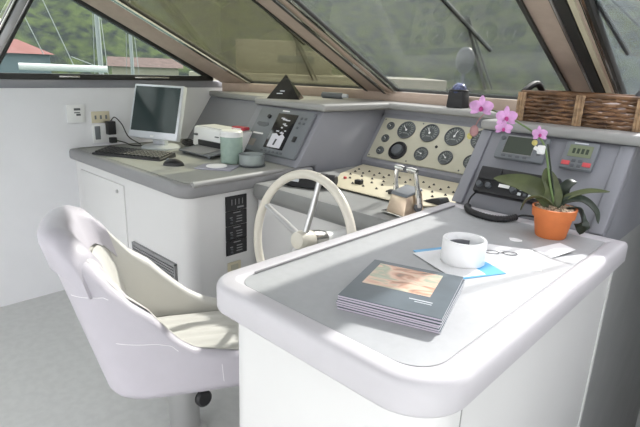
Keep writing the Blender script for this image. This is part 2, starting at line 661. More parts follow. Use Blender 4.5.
# tan ledge under the panes
b = B()
inner = [(-3.2, 2.28), (-3.06, 2.42), (-2.2, 2.765), (-0.85, 2.81), (-0.6, 2.81), (0.3, 2.40), (0.62, 2.2)]
outer = [(0.62, 2.6), (0.3, 2.6), (-0.6, 2.95), (-0.85, 2.95), (-2.2, 2.92), (-3.1, 2.60), (-3.2, 2.5)]
b.prism(inner + outer, 1.255, 1.325, 'z', bev=0.006)
struct(b.done('trim_6', 'tan'))

# ================================================================== BUILT-IN CONSOLES
# --- helm console across the front of the cabin
hc = thing('helm_console', 'grey moulded helm console running across the cabin under the windshield', 'console', (-1.6, 2.4, 0))
HC = Matrix.Translation((1.6, -2.4, 0))


def part(bb, name, m, parent, base, ang=35):
    o = bb.done(name, m, parent, ang)
    o.location = (-base[0], -base[1], -base[2]) if not parent.rotation_euler.z else o.location
    return o


HB = (-1.6, 2.4, 0)
b = B()
b.prism([(1.874, 0.9205), (2.08, 1.2215), (2.80, 1.2215), (2.80, 0.3), (2.025, 0.3), (2.025, 0.9205)], -2.535, -1.952, 'x', bev=0.012)
part(b, 'display_housing', 'grey', hc, HB)
b = B()
b.prism([(2.004, 0.9205), (2.22, 1.2215), (2.80, 1.2215), (2.80, 0.9205)], WX + .001, -2.536, 'x')
part(b, 'corner_panel', 'grey', hc, HB)
b = B()
b.prism([(2.437, 0.88), (2.437, 0.915), (2.642, 1.195), (2.642, 1.2215), (2.80, 1.2215), (2.80, 0.3), (2.446, 0.3)], -1.950, -1.032, 'x')
part(b, 'gauge_recess', 'grey', hc, HB)
b = B()
b.prism([(1.932, 0.90), (2.15, 1.2215), (4.255, 1.2215), (4.255, 0.823), (1.932, 0.823)], -1.03, -0.43, 'x', bev=0.026, seg=3)
part(b, 'radio_housing', 'grey', hc, HB)
for xa, xb in ((-1.035, -0.985), (-0.478, -0.428)):
    b = B()
    b.prism([(1.924, 0.9225), (2.139, 1.2205), (2.20, 1.2205), (2.00, 0.9225)], xa, xb, 'x', bev=0.007)
    part(b, 'corner_post', 'grey', hc, HB)
b = B()
b.box(-1.0, -0.445, 1.95, 4.255, -1.25, 0.822)
b.box(-1.0, -0.452, 0.72, 1.96, -1.25, -0.061)
part(b, 'lower_panel', 'greydk', hc, HB)
# dash top with a pale rolled edge
dash = [(WX, 2.20), (-2.555, 2.20), (-2.54, 2.055), (-1.93, 2.055), (-1.89, 2.60), (-1.04, 2.60), (-1.04, 2.125), (-0.42, 2.125), (0.6, 2.125), (0.6, 2.5), (0.3, 2.6),
        (-0.6, 2.94), (-2.2, 2.9), (-3.1, 2.58), (WX, 2.5)]
b = B()
b.prism(dash, 1.222, 1.262, 'z', bev=0.012, seg=3)
part(b, 'dash_top', 'trim', hc, HB)
# helm shelf
b = B()
b.slab(-1.944, -1.047, 1.565, 2.44, (0.0, 0.0, 0.0, 0.0), [(0.02, 0.80), (0.006, 0.815), (0.0, 0.83), (0.0, 0.87), (0.010, 0.885), (0.06, 0.889), (0.07, 0.884)])
part(b, 'helm_shelf', 'shelf', hc, HB)
b = B()
b.box(-1.944, -1.047, 1.60, 1.66, 0.0, 0.80)
part(b, 'front_panel', 'white', hc, HB)

# --- left desk
dk = thing('desk', 'white chart desk with a grey worktop against the left wall', 'desk', (-2.6, 1.6, 0))
DB = (-2.6, 1.6, 0)
b = B()
b.slab(WX, -1.975, 1.20, 2.02, (0.0, 0.075, 0.0, 0.0), [(0.0, 0.0), (0.0, 0.87)])
part(b, 'cabinet_body', 'white', dk, DB, 30)
b = B()
b.slab(WX, -1.945, 1.165, 2.0, (0.0, 0.085, 0.0, 0.0), [(0.02, 0.853), (0.006, 0.858), (0.0, 0.868), (0.0, 0.902), (0.006, 0.915), (0.016, 0.92), (0.045, 0.92), (0.052, 0.917)])
part(b, 'worktop_edge', 'deskedge', dk, DB, 50)
b = B()
b.slab(WX, -1.997, 1.217, 1.98, (0.0, 0.045, 0.0, 0.0), [(0.0, 0.915), (0.0, 0.9200)])
part(b, 'worktop', 'desktop', dk, DB)
b = B()
b.tube(bez([(-1.952, 1.22, 0.921), (-1.950, 1.4, 0.923), (-1.955, 1.62, 0.923), (-1.965, 1.78, 0.922)], 12), [0.014] * 9 + [0.015] * 3 + [0.010], 12)
part(b, 'rolled_lip', 'trim', dk, DB)
b = B()
b.box(-3.17, -2.60, 1.192, 1.202, 0.10, 0.80, bev=0.003)
dr = part(b, 'door', 'white', dk, DB)
b = B()
b.lathe([(0, 0.010), (0.010, 0.009), (0.011, 0.0)], 16, Matrix.Translation((-2.672, 1.193, 0.757)) @ Matrix.Rotation(R(90), 4, 'X'))
b.box(-2.6735, -2.6705, 1.181, 1.185, 0.750, 0.764)
lk = b.done('lock', 'steel', dr)
b = B()
for k in range(6):
    z = 0.405 + k * 0.0155
    b.box(-2.52, -2.095, 1.185, 1.197, z, z + 0.009, mx=Matrix.Translation((0, 0, 0)))
b.box(-2.53, -2.52, 1.185, 1.2, 0.395, 0.498)
b.box(-2.095, -2.085, 1.185, 1.2, 0.395, 0.498)
b.box(-2.53, -2.085, 1.185, 1.2, 0.492, 0.500)
b.box(-2.53, -2.085, 1.185, 1.2, 0.394, 0.402)
part(b, 'vent_grille', 'deskedge', dk, DB)

# --- right counter
ct = thing('counter', 'white counter unit with a grey rounded worktop nearest the camera', 'counter', (-0.7, 1.3, 0))
CB = (-0.7, 1.3, 0)
b = B()
b.slab(-1.015, -0.373, 0.715, 1.93, (0.10, 0.10, 0.0, 0.0), [(0.0, 0.0), (0.0, 0.87)], n=12)
part(b, 'cabinet_body', 'white', ct, CB, 30)
b = B()
b.slab(-1.045, -0.345, 0.675, 1.93, (0.085, 0.125, 0.01, 0.01),
       [(0.022, 0.842), (0.004, 0.845), (0.0, 0.852), (0.0, 0.904), (0.004, 0.914), (0.011, 0.920), (0.020, 0.922), (0.046, 0.922), (0.053, 0.920), (0.058, 0.914)], n=14)
part(b, 'worktop_edge', 'topedge', ct, CB, 60)
b = B()
b.slab(-0.985, -0.405, 0.735, 1.93, (0.057, 0.077, 0.0, 0.0), [(0.0, 0.910), (0.0, 0.9155)], n=12)
part(b, 'worktop', 'top', ct, CB)
b = B()
b.box(-0.3735, -0.369, 1.885, 1.905, 0.02, 0.85)
part(b, 'edge_strip', 'white', ct, CB)
b = B()
b.box(-0.3735, -0.3715, 0.835, 0.838, 0.02, 0.85)
part(b, 'panel_seam', 'trim', ct, CB)
b = B()
b.tube(bez([(-0.985, 0.80, 0.919), (-0.988, 1.2, 0.920), (-0.988, 1.88, 0.920)], 12), 0.0035, 6)  # groove's dark gap drawn as a grey tube along the port rim
part(b, 'groove_line', 'deskedge', ct, CB)

TOPZ = 0.9155        # counter surface
DTZ = 0.9202         # desk surface
HZ = 0.8895          # helm shelf surface
DZ = 1.262           # dash top

# ================================================================== INSTRUMENTS
# --- gauge panel
G0 = (2.425, 0.915, 2.63, 1.195)
GV0 = 0.012


def gmx(x, v):
    # gauge-panel frame; v measured from the plate's lower edge
    return frame(x, 2.45, 0.934, 2.62, 1.167, v)


gp_mx = gmx(-1.45, 0.0)
gp = thing('gauge_panel', 'cream gauge panel with round black dials above the helm', 'instrument panel', mx=gp_mx)
b = B()
b.box(-0.468, 0.44, 0.0, 0.286, -0.006, 0.010, bev=0.003)
b.done('plate', 'cream', gp)


def dial(x, v, r, ang, kind='gauge'):
    bb = B()
    mx = Matrix.Translation((x + 1.45, v, 0.010))
    bb.lathe([(r, 0.0), (r, 0.008), (r * 0.90, 0.010), (r * 0.86, 0.004), (0, 0.004)], 32, mx)
    d = bb.done('gauge', 'dgrey' if kind != 'knob' else 'black', gp)
    bb = B()
    if kind == 'knob':
        bb.lathe([(r * 0.62, 0.004), (r * 0.55, 0.022), (r * 0.3, 0.026), (0, 0.026)], 24, mx)
        bb.done('centre_cap', 'dgrey', d)
        return
    bb.lathe([(r * 0.85, 0.0045), (r * 0.85, 0.0052), (0, 0.0052)], 28, mx)
    bb.done('dial_face', 'dial', d)
    bb = B()
    n = 9 if r < 0.03 else 15
    for k in range(n):
        a = R(-135 + 270 * k / (n - 1) + 90)
        rr = r * 0.70
        w = r * 0.05
        l = r * (0.13 if k % 2 else 0.2)
        bb.box(-w, w, -l, l, 0.0053, 0.0060, mx=mx @ Matrix.Translation((rr * math.cos(a), rr * math.sin(a), 0)) @ Matrix.Rotation(a - math.pi / 2, 4, 'Z'))
    bb.box(-r * 0.25, r * 0.25, -r * 0.42, -r * 0.30, 0.0053, 0.006, mx=mx)
    bb.done('dial_marks', 'dialmark', d)
    bb = B()
    bb.box(-r * 0.03, r * 0.03, -r * 0.15, r * 0.62, 0.0062, 0.0070, mx=mx @ Matrix.Rotation(R(ang), 4, 'Z'))
    bb.lathe([(r * 0.12, 0.006), (r * 0.1, 0.008), (0, 0.008)], 12, mx)
    bb.done('needle', 'white2', d)


for x, v, r, a in ((-1.846, 0.229, 0.026, 60), (-1.842, 0.139, 0.026, 40), (-1.838, 0.053, 0.026, 80)):
    dial(x, v, r, a)
for x, a in ((-1.723, 45), (-1.561, 30), (-1.399, -12), (-1.237, 10)):
    dial(x, 0.214, 0.059, a)
dial(-1.717, 0.071, 0.060, 0, 'knob')
for x, a in ((-1.555, 70), (-1.396, 50), (-1.24, 30)):
    dial(x, 0.075, 0.043, a)
b = B()
for x, v in ((-0.031, 0.134), ):
    b.lathe([(0.009, 0.010), (0.008, 0.014), (0, 0.014)], 12, Matrix.Translation((x, v, 0)))
b.done('push_button', 'blackm', gp)
for x in (-0.455, -0.18, 0.16):
    for v in (0.014, 0.272):
        b = B()
        b.lathe([(0.005, 0.010), (0.004, 0.013), (0, 0.013)], 8, Matrix.Translation((x, v, 0)))
        b.done('screw', 'dgrey', gp)

# --- switch panel on the helm shelf
sp = thing('switch_panel', 'cream panel of small black toggle switches lying below the gauges', 'switch panel', (-1.45, 2.15, HZ))
b = B()
b.prism([(-0.36, -0.07), (-0.19, -0.33), (0.30, -0.33), (0.405, -0.20), (0.405, 0.25), (-0.46, 0.25)], 0.0, 0.006, 'z', bev=0.002)
b.done('plate', 'creamlt', sp)
rows = []
for r_, (v, n, x0, x1) in enumerate(((0.10, 11, -0.36, 0.36), (0.03, 11, -0.34, 0.36), (-0.05, 10, -0.30, 0.36), (-0.13, 9, -0.24, 0.35), (-0.22, 7, -0.14, 0.30))):
    for k in range(n):
        rows.append((x0 + (x1 - x0) * k / (n - 1) + random.uniform(-.008, .008), v + random.uniform(-.006, .006)))
for k, (x, v) in enumerate(rows):
    b = B()
    b.lathe([(0.0075, 0.006), (0.007, 0.009), (0.004, 0.010), (0.0035, 0.014), (0.0, 0.015)], 10, Matrix.Translation((x, v, 0)))
    b.done('toggle_switch', 'black', sp)
for x, v in ((-0.12, -0.20), (0.12, -0.24)):
    b = B()
    b.box(x - .02, x + .02, v - .014, v + .014, 0.006, 0.028, bev=0.004)
    b.done('rocker_switch', 'black', sp)
b = B()
b.box(-0.255, -0.240, -0.166, -0.154, 0.006, 0.018, bev=0.002)
b.done('rocker_switch', 'red', sp)

# --- radar display
rm = frame(-2.215, 1.86, 0.90, 2.08, 1.232, 0.215)
rd = thing('radar_display', 'large grey radar display with a dark upright screen on the console', 'display', mx=rm)
b = B()
b.box(-0.232, 0.232, -0.150, 0.150, 0.0, 0.022, bev=0.010)
b.done('case', 'mgrey', rd)
b = B()
b.box(-0.05, 0.115, -0.112, 0.117, 0.021, 0.0245, bev=0.001)
sc_ = b.done('screen', 'screen', rd)
b = B()
b.prism([(-0.022, -0.104), (0.088, -0.104), (0.088, -0.03), (0.06, -0.012), (0.04, -0.03), (0.01, -0.014), (-0.022, -0.02)], 0.0245, 0.0252)
for k in range(16):
    x, y = random.gauss(0.03, 0.025), random.uniform(-0.01, 0.09)
    if -0.04 < x < 0.10:
        w = random.uniform(0.004, 0.018)
        b.box(x - w, x + w, y - 0.003, y + 0.004, 0.0245, 0.0252)
b.done('chart_image', mat('lit_chart', (0.45, 0.45, 0.49), 0.4, emit=((0.8, 0.8, 0.85), 0.08)), sc_)
b = B()
b.box(0.03, 0.045, -0.085, -0.045, 0.0252, 0.0258, mx=Matrix.Rotation(R(-8), 4, 'Z'))
b.done('cursor_mark', 'black', sc_)
for x, y in ((0.15, 0.10), (0.185, 0.10), (0.15, 0.07), (0.185, 0.07), (0.15, 0.04)):
    b = B()
    b.box(x - .009, x + .009, y - .007, y + .007, 0.021, 0.026, bev=0.002)
    b.done('button', 'dgrey', rd)
for k in range(6):
    b = B()
    b.box(-0.05 + k * .034 - .01, -0.05 + k * .034 + .01, -0.137, -0.125, 0.021, 0.026, bev=0.002)
    b.done('button', 'dgrey', rd)
b = B()
b.box(0.155, 0.185, -0.05, -0.015, 0.021, 0.028, bev=0.005)
b.done('cursor_pad', 'black', rd)
b = B()
b.lathe([(0.013, 0.021), (0.012, 0.034), (0, 0.034)], 16, Matrix.Translation((-0.115, 0.085, 0)))
b.done('knob', 'black', rd)
b = B()
b.prism([(-.20, .03), (-.19, .045), (-.10, .045), (-.09, .03), (-.12, .018), (-.17, .018)], 0.021, 0.025)
b.done('logo_plate', 'dgrey', rd)
b = B()
b.box(-0.195, -0.105, -0.035, -0.025, 0.021, 0.0235)
b.done('lettering', 'white2', rd)
b = B()
b.box(-0.03, 0.03, 0.130, 0.138, 0.021, 0.0235)
b.done('lettering', 'white2', rd)
b = B()
b.box(-0.20, -0.14, -0.115, -0.07, 0.021, 0.024, bev=0.002)
b.done('card_slot', mat('card_slot_grey', (0.24, 0.22, 0.20), 0.5), rd)

# --- chart plotter, autopilot and radio on the right-hand sloped face
P0 = (1.93, 0.90, 2.15, 1.225)


def pmx(x, v):
    return frame(x, 1.93, 0.92, 2.15, 1.245, v)


cp = thing('chart_plotter', 'grey chart plotter with a dark landscape screen left of the small autopilot display', 'display', mx=pmx(-0.823, 0.288))
b = B()
b.box(-0.104, 0.104, -0.057, 0.057, -0.004, 0.022, bev=0.010)
b.done('case', 'mgrey', cp)
b = B()
b.box(-0.068, 0.050, -0.032, 0.046, 0.021, 0.0235)
b.done('screen', 'lcd', cp)
b = B()
for x, y in ((0.0, 0.0),):
    b.tube([(-0.07, -0.034, 0.023), (0.052, -0.034, 0.023), (0.052, 0.048, 0.023), (-0.07, 0.048, 0.023)], 0.003, 6, True)
b.done('screen_bezel', 'deskedge', cp)
for k in range(4):
    b = B()
    b.box(-0.06 + k * .03 - .009, -0.06 + k * .03 + .009, -0.049, -0.041, 0.021, 0.025, bev=0.002)
    b.done('button', 'dgrey', cp)
b = B()
b.lathe([(0.018, 0.021), (0.016, 0.026), (0, 0.027)], 20, Matrix.Translation((0.078, 0.015, 0)))
b.done('cursor_pad', 'dgrey', cp)
for y in (-0.02, 0.042):
    b = B()
    b.box(0.070, 0.088, y - .006, y + .006, 0.021, 0.025, bev=0.002)
    b.done('button', 'dgrey', cp)
b = B()
b.lathe([(0.010, 0.021), (0.009, 0.026), (0, 0.026)], 14, Matrix.Translation((-0.086, 0.035, 0)))
b.done('button', 'dgrey', cp)

ap = thing('autopilot_display', 'small grey autopilot control with an olive screen and two red buttons', 'display', mx=pmx(-0.597, 0.288))
b = B()
b.box(-0.060, 0.060, -0.058, 0.060, -0.004, 0.022, bev=0.008)
b.done('case', 'mgrey', ap)
b = B()
b.box(-0.042, 0.042, -0.008, 0.042, 0.021, 0.0235)
sc_ = b.done('screen', 'lcdlt', ap)
b = B()
for k, x in enumerate((-0.028, -0.012, 0.004, 0.020)):
    b.box(x, x + .010, 0.006, 0.028, 0.0236, 0.0240)
b.done('digits', 'lcd', sc_)
for x in (-0.038, 0.038):
    b = B()
    b.box(x - .015, x + .015, -0.046, -0.028, 0.021, 0.026, bev=0.002)
    b.done('red_key', 'red', ap)
for x in (-0.012, 0.012):
    for y in (-0.025, -0.045):
        b = B()
        b.box(x - .008, x + .008, y - .006, y + .006, 0.021, 0.025, bev=0.002)
        b.done('key', 'dgrey', ap)
b = B()
b.box(-0.03, 0.02, 0.048, 0.053, 0.0215, 0.0232)
b.done('lettering', 'silver', ap)

vr = thing('radio_telephone', 'black marine radio with a keypad mounted behind the orchid', 'radio', mx=pmx(-0.79, 0.122))
b = B()
b.box(-0.158, 0.165, -0.062, 0.056, -0.004, 0.034, bev=0.006)
b.done('case', 'black', vr)
b = B()
b.box(-0.152, -0.062, -0.005, 0.050, 0.033, 0.042, bev=0.004)
b.done('speaker_cover', 'blackm', vr)
for x in (-0.135, -0.095, 0.01):
    b = B()
    b.lathe([(0.013, 0.033), (0.011, 0.050), (0, 0.050)], 16, Matrix.Translation((x, -0.032, 0)))
    b.done('knob', 'dgrey', vr)
b = B()
b.box(-0.055, -0.010, -0.028, -0.014, 0.033, 0.0355)
b.done('lettering', 'white2', vr)
for r_ in range(3):
    for k in range(5):
        b = B()
        x, y = 0.045 + k * .022 - r_ * .004, 0.0 - r_ * .021
        b.box(x - .007, x + .007, y - .006, y + .006, 0.033, 0.039, bev=0.002)
        b.done('keypad_key', 'silver' if (k + r_) % 3 else 'dgrey', vr)

cord = [(-0.945, 1.912, TOPZ + .006), (-0.93, 1.875, TOPZ + .012), (-0.90, 1.835, TOPZ + .012), (-0.855, 1.808, TOPZ + .012), (-0.79, 1.80, TOPZ + .012),
        (-0.745, 1.825, TOPZ + .013), (-0.72, 1.87, TOPZ + .018)]
VRI = pmx(-0.79, 0.122).inverted()


def on_radio(bb, name, m, parent=vr):
    o_ = bb.done(name, m, parent)
    o_.matrix_parent_inverse = VRI
    return o_


b = B()
cp_ = bez(cord, 60)
b.tube(cp_, [0.0115 + 0.0018 * (k % 2) for k in range(len(cp_))], 10)
on_radio(b, 'coiled_cord', 'blackm')
b = B()
b.tube(bez([(-0.932, 1.985, 0.992), (-0.950, 1.94, 0.955), (-0.948, 1.912, TOPZ + .008)], 12), 0.004, 6)
on_radio(b, 'cord_lead', 'black')
b = B()
b.tube(bez([(-0.72, 1.868, TOPZ + .02), (-0.69, 1.885, TOPZ + .028), (-0.60, 1.912, TOPZ + .024)], 12), 0.004, 6)
on_radio(b, 'cord_lead', 'black')

# --- throttle control
th = thing('throttle_control', 'twin chrome throttle levers on a bronze case beside the counter', 'throttle', (-1.125, 1.715, HZ), R(-8))
b = B()
b.hull3([(-0.052, -0.062, 0.0), (0.052, -0.062, 0.0), (0.052, 0.062, 0), (-0.052, 0.062, 0)],
        [(-0.044, -0.046, 0.078), (0.044, -0.046, 0.078), (0.044, 0.046, 0.094), (-0.044, 0.046, 0.094)], bev=0.006)
b.done('case', 'bronze', th)
b = B()
b.hull3([(-0.046, -0.050, 0.077), (0.046, -0.050, 0.077), (0.046, 0.050, 0.095), (-0.046, 0.050, 0.095)],
        [(-0.042, -0.044, 0.090), (0.042, -0.044, 0.090), (0.042, 0.044, 0.107), (-0.042, 0.044, 0.107)], bev=0.004)
b.done('top_plate', 'mgrey', th)
b = B()
b.box(-0.066, 0.066, -0.075, 0.075, 0.0, 0.006, bev=0.002)
b.done('base_plate', 'chrome', th)
for s in (-1, 1):
    b = B()
    b.tube(bez([(s * 0.060, 0.01, 0.035), (s * 0.060, 0.0, 0.09), (s * 0.056, -0.010, 0.145), (s * 0.050, -0.014, 0.180)], 12), [0.013] * 5 + [0.0095] * 8, 10)
    lv = b.done('lever', 'chrome', th)
    b = B()
    b.tube([(s * 0.058, -0.014, 0.184), (s * 0.032, -0.014, 0.186), (s * 0.009, -0.014, 0.184)], [0.010, 0.012, 0.010], 12)
    b.done('lever_grip', 'chrome', lv)
    b = B()
    b.lathe([(0.02, -0.006), (0.02, 0.006)], 18, Matrix.Translation((s * 0.060, 0.01, 0.035)) @ Matrix.Rotation(R(90), 4, 'Y'))
    b.done('pivot_hub', 'dgrey', lv)

# black wedge between throttle and cheek
b = B()
b.hull3([(-0.05, -0.03, 0), (0.06, -0.045, 0), (0.075, 0.02, 0), (0.0, 0.03, 0)], [(-0.02, -0.01, 0.012), (0.045, -0.03, 0.03), (0.06, 0.01, 0.034), (0.01, 0.02, 0.02)], bev=0.004)
tag(b.done('handheld_microphone', 'blackm', None, loc=(-1.125, 1.945, HZ + .0062)), 'dark wedge-shaped object on the helm shelf behind the throttle', 'microphone')

# black instrument box behind the wheel
bx = thing('instrument_box', 'low black instrument box on the helm shelf behind the steering wheel', 'instrument', (-1.76, 1.74, HZ), R(18))
b = B()
b.hull3([(-0.13, -0.07, 0), (0.12, -0.07, 0), (0.12, 0.08, 0), (-0.13, 0.08, 0)], [(-0.10, -0.03, 0.045), (0.11, -0.03, 0.045), (0.11, 0.07, 0.055), (-0.10, 0.07, 0.055)], bev=0.008)
b.done('case', 'black', bx)
b = B()
b.box(-0.05, 0.0, -0.052, -0.046, 0.018, 0.034, mx=Matrix.Rotation(R(0), 4, 'X'))
b.done('label_plate', 'silver', bx)
b = B()
b.lathe([(0.028, 0.0), (0.028, 0.05), (0.022, 0.055), (0, 0.055)], 20, Matrix.Translation((0.118, 0.02, 0.034)) @ Matrix.Rotation(R(90), 4, 'Y'))
b.done('round_knob', 'blackm', bx)

# --- steering wheel
wc = Vector((-1.32, 1.30, 0.808))
tl = R(10)
wn = Vector((0, -math.cos(tl), math.sin(tl)))
wv = Vector((0, math.sin(tl), math.cos(tl)))
wmx = Matrix(((1, wv.x, wn.x, wc.x), (0, wv.y, wn.y, wc.y), (0, wv.z, wn.z, wc.z), (0, 0, 0, 1)))
sw = thing('steering_wheel', 'off-white ship steering wheel with steel spokes at the helm', 'steering wheel', mx=wmx)
WR = 0.258
b = B()
b.tube([(WR * math.cos(2 * math.pi * k / 64), WR * math.sin(2 * math.pi * k / 64), 0) for k in range(64)], 0.0175, 14, True)
b.done('rim', 'wheel', sw)
b = B()
b.lathe([(0.036, -0.055), (0.040, -0.03), (0.038, 0.0), (0.033, 0.022), (0.02, 0.030), (0, 0.032)], 28)
b.done('hub', 'wheel', sw)
for a in (78.6, 158.0, 238, 318):
    b = B()
    ca, sa = math.cos(R(a)), math.sin(R(a))
    b.tube([(0.02 * ca, 0.02 * sa, -0.012), (0.13 * ca, 0.13 * sa, -0.010), (WR * ca, WR * sa, 0)], [0.0135, 0.0125, 0.011], 10)
    b.done('spoke', 'steel', sw)
b = B()
b.lathe([(0.034, -0.13), (0.038, -0.10), (0.038, -0.055)], 24)
b.done('shaft_collar', 'chrome', sw)
b = B()
b.lathe([(0.050, -0.305), (0.040, -0.26), (0.030, -0.20), (0.028, -0.12)], 28)
b.done('mount', 'white2', sw)
b = B()
b.tube([(0.04, WR + .008, 0.006), (0.055, WR + .006, 0.006)], 0.009, 8)
b.done('rim_grip_bump', 'wheel', sw)

# --- breaker panel and outlet on the end of the desk
bk = thing('breaker_panel', 'column of four black breaker plates on the end of the white desk', 'switch panel', (-1.975, 1.478, 0.517))
for k in range(4):
    b = B()
    z0 = k * 0.0785
    b.box(0.0, 0.007, -0.064, 0.066, z0 + .001, z0 + 0.0775, bev=0.002)
    p = b.done('breaker_plate', 'black', bk)
    b = B()
    rn = random.Random(k)
    if k < 3:
        b.box(0.0072, 0.0078, -0.02, 0.025, z0 + .066, z0 + .071)
        for j in range(3):
            b.box(0.0072, 0.0078, 0.0 + rn.uniform(-.005, 0), 0.035, z0 + .045 - j * .014, z0 + .050 - j * .014)
        b.box(0.0072, 0.0078, -0.042, -0.025, z0 + .042, z0 + .047)
    else:
        b.box(0.0072, 0.0078, 0.005, 0.045, z0 + .012, z0 + .020)
        for j in range(4):
            b.box(0.0072, 0.0078, -0.03 + j * .022, -0.026 + j * .022, z0 + .03, z0 + .06)
    b.done('white_lettering', 'deskedge', p)
    for j in range(2 if k < 3 else 0):
        b = B()
        b.box(0.007, 0.016, -0.040, -0.028, z0 + .022 - j * .016 + .008, z0 + .030 - j * .016 + .008, bev=0.002)
        b.done('breaker_switch', 'dgrey', p)
ol = thing('power_outlet', 'small cream outlet under the black breaker plates', 'outlet', (-1.975, 1.463, 0.43))
b = B()
b.box(0.0, 0.006, -0.042, 0.042, -0.03, 0.048, bev=0.003)
b.done('plate', 'creamlt', ol)
b = B()
b.box(0.006, 0.010, -0.022, 0.022, -0.01, 0.034, bev=0.003)
b.done('socket', 'cream', ol)

# ================================================================== WALL FITTINGS
X0 = WX
o = thing('intercom_plate', 'white square plate with small black markings on the left wall', 'wall plate', (X0, 1.228, 1.13))
b = B()
b.box(0, 0.010, -0.054, 0.054, -0.054, 0.054, bev=0.003)
b.done('plate', 'white2', o)
b = B()
b.box(0.010, 0.0112, -0.012, 0.026, 0.020, 0.034)
b.box(0.010, 0.0112, -0.012, 0.022, 0.004, 0.010)
b.box(0.010, 0.0112, 0.0, 0.026, -0.012, 0.0)
b.done('dark_markings', 'dgrey', o)
o = thing('triple_outlet', 'cream three-gang outlet plate on the left wall behind the monitor', 'outlet', (X0, 1.378, 1.103))
b = B()
b.box(0, 0.008, -0.058, 0.058, -0.036, 0.036, bev=0.003)
b.done('plate', 'creamlt', o)
for k in (-1, 0, 1):
    b = B()
    b.box(0.008, 0.010, k * .034 - .006, k * .034 + .006, -0.012, 0.012, bev=0.001)
    b.done('socket', 'mgrey', o)
o = thing('light_switch', 'white switch plate with a grey rocker below the cream outlet', 'light switch', (X0, 1.378, 1.003))
b = B()
b.box(0, 0.008, -0.060, 0.064, -0.062, 0.058, bev=0.003)
b.done('plate', 'white2', o)
b = B()
b.box(0.008, 0.014, -0.046, -0.012, -0.04, 0.045, bev=0.002)
b.done('rocker', 'mgrey', o)
o = thing('power_adapter', 'black plug-in power adapter with a hanging cord at the cream outlet', 'adapter', (X0 + 0.008, 1.425, 1.038))
b = B()
b.box(0.0, 0.045, -0.024, 0.028, -0.045, 0.040, bev=0.005)
b.done('body', 'black', o)
b = B()
b.tube(bez([(0.03, 0.0, 0.04), (0.04, 0.025, 0.065), (0.06, 0.06, 0.02), (0.08, 0.09, -0.06), (0.10, 0.16, -0.112)], 24), 0.0035, 6)
b.done('cord', 'black', o)
o = thing('wall_plug', 'small black plug low on the left wall with its lead on the desk', 'plug', (X0 + 0.008, 1.437, 0.955))
b = B()
b.box(0.0, 0.035, -0.020, 0.022, -0.018, 0.018, bev=0.005)
b.done('body', 'black', o)
b = B()
b.tube(bez([(0.03, 0.01, 0.0), (0.08, 0.05, -0.012), (0.12, 0.09, -0.030), (0.2, 0.2, -0.031)], 18), 0.004, 6)
b.done('cord', 'black', o)

# ================================================================== ON THE DESK
# monitor
MY, MT = R(21.4), R(16.2)
mo = thing('monitor', 'silver flat-screen monitor standing on the desk by the left wall', 'monitor', (-2.982, 1.612, DTZ), MY)
PM = Matrix.Translation((0, -0.036, 0.062)) @ Matrix.Rotation(-MT, 4, 'X')
b = B()
b.box(-0.192, 0.192, -0.012, 0.030, 0.0, 0.345, bev=0.008, mx=PM)
b.done('housing', 'silver', mo)
b = B()
b.box(-0.174, 0.174, -0.0145, -0.010, 0.045, 0.330, mx=PM)
b.done('screen', 'monscr', mo)
b = B()
b.box(-0.013, 0.013, -0.0145, -0.011, 0.010, 0.022, mx=PM)
b.done('power_button', 'white2', mo)
b = B()
b.hull3([(-0.05, 0.02, 0.01), (0.05, 0.02, 0.01), (0.05, 0.05, 0.01), (-0.05, 0.05, 0.01)], [(-0.04, 0.01, 0.16), (0.04, 0.01, 0.16), (0.04, 0.07, 0.16), (-0.04, 0.07, 0.16)], bev=0.004)
b.done('neck', 'silver', mo)
b = B()
b.lathe([(0.125, 0.0), (0.125, 0.008), (0.11, 0.016), (0, 0.020)], 36, Matrix.Translation((0.01, 0.03, 0)))
b.done('foot', 'silver', mo)

# keyboard
kb = thing('keyboard', 'long black computer keyboard in front of the monitor', 'keyboard', (-2.80, 1.36, DTZ), R(26))
b = B()
b.hull3([(-0.235, -0.075, 0), (0.235, -0.075, 0), (0.235, 0.085, 0), (-0.235, 0.085, 0)], [(-0.232, -0.072, 0.012), (0.232, -0.072, 0.012), (0.232, 0.082, 0.028), (-0.232, 0.082, 0.028)], bev=0.004)
b.done('case', 'black', kb)
KT = Matrix.Translation((0, 0.005, 0.020)) @ Matrix.Rotation(math.atan2(0.016, 0.154), 4, 'X')
for r_ in range(5):
    b = B()
    for k in range(17):
        x = -0.21 + k * 0.0262
        b.box(x - .011, x + .011, -0.055 + r_ * .026 - .011, -0.055 + r_ * .026 + .011, 0.0, 0.008, bev=0.002, seg=1, mx=KT)
    b.done('key_row', 'black', kb)

# mouse
ms = thing('mouse', 'black computer mouse on the desk to the right of the keyboard', 'mouse', (-2.42, 1.40, DTZ), R(40))
b = B()
b.sphere((0, 0, 0.0), 1.0, (0.058, 0.034, 0.036), 24)
for v in b.bm.verts:
    if v.co.z < 0:
        v.co.z = 0
b.done('shell', 'black', ms)
b = B()
b.lathe([(0.008, -0.003), (0.008, 0.003)], 14, Matrix.Translation((-0.03, 0, 0.030)) @ Matrix.Rotation(R(90), 4, 'X'))
b.done('scroll_wheel', 'mgrey', ms)

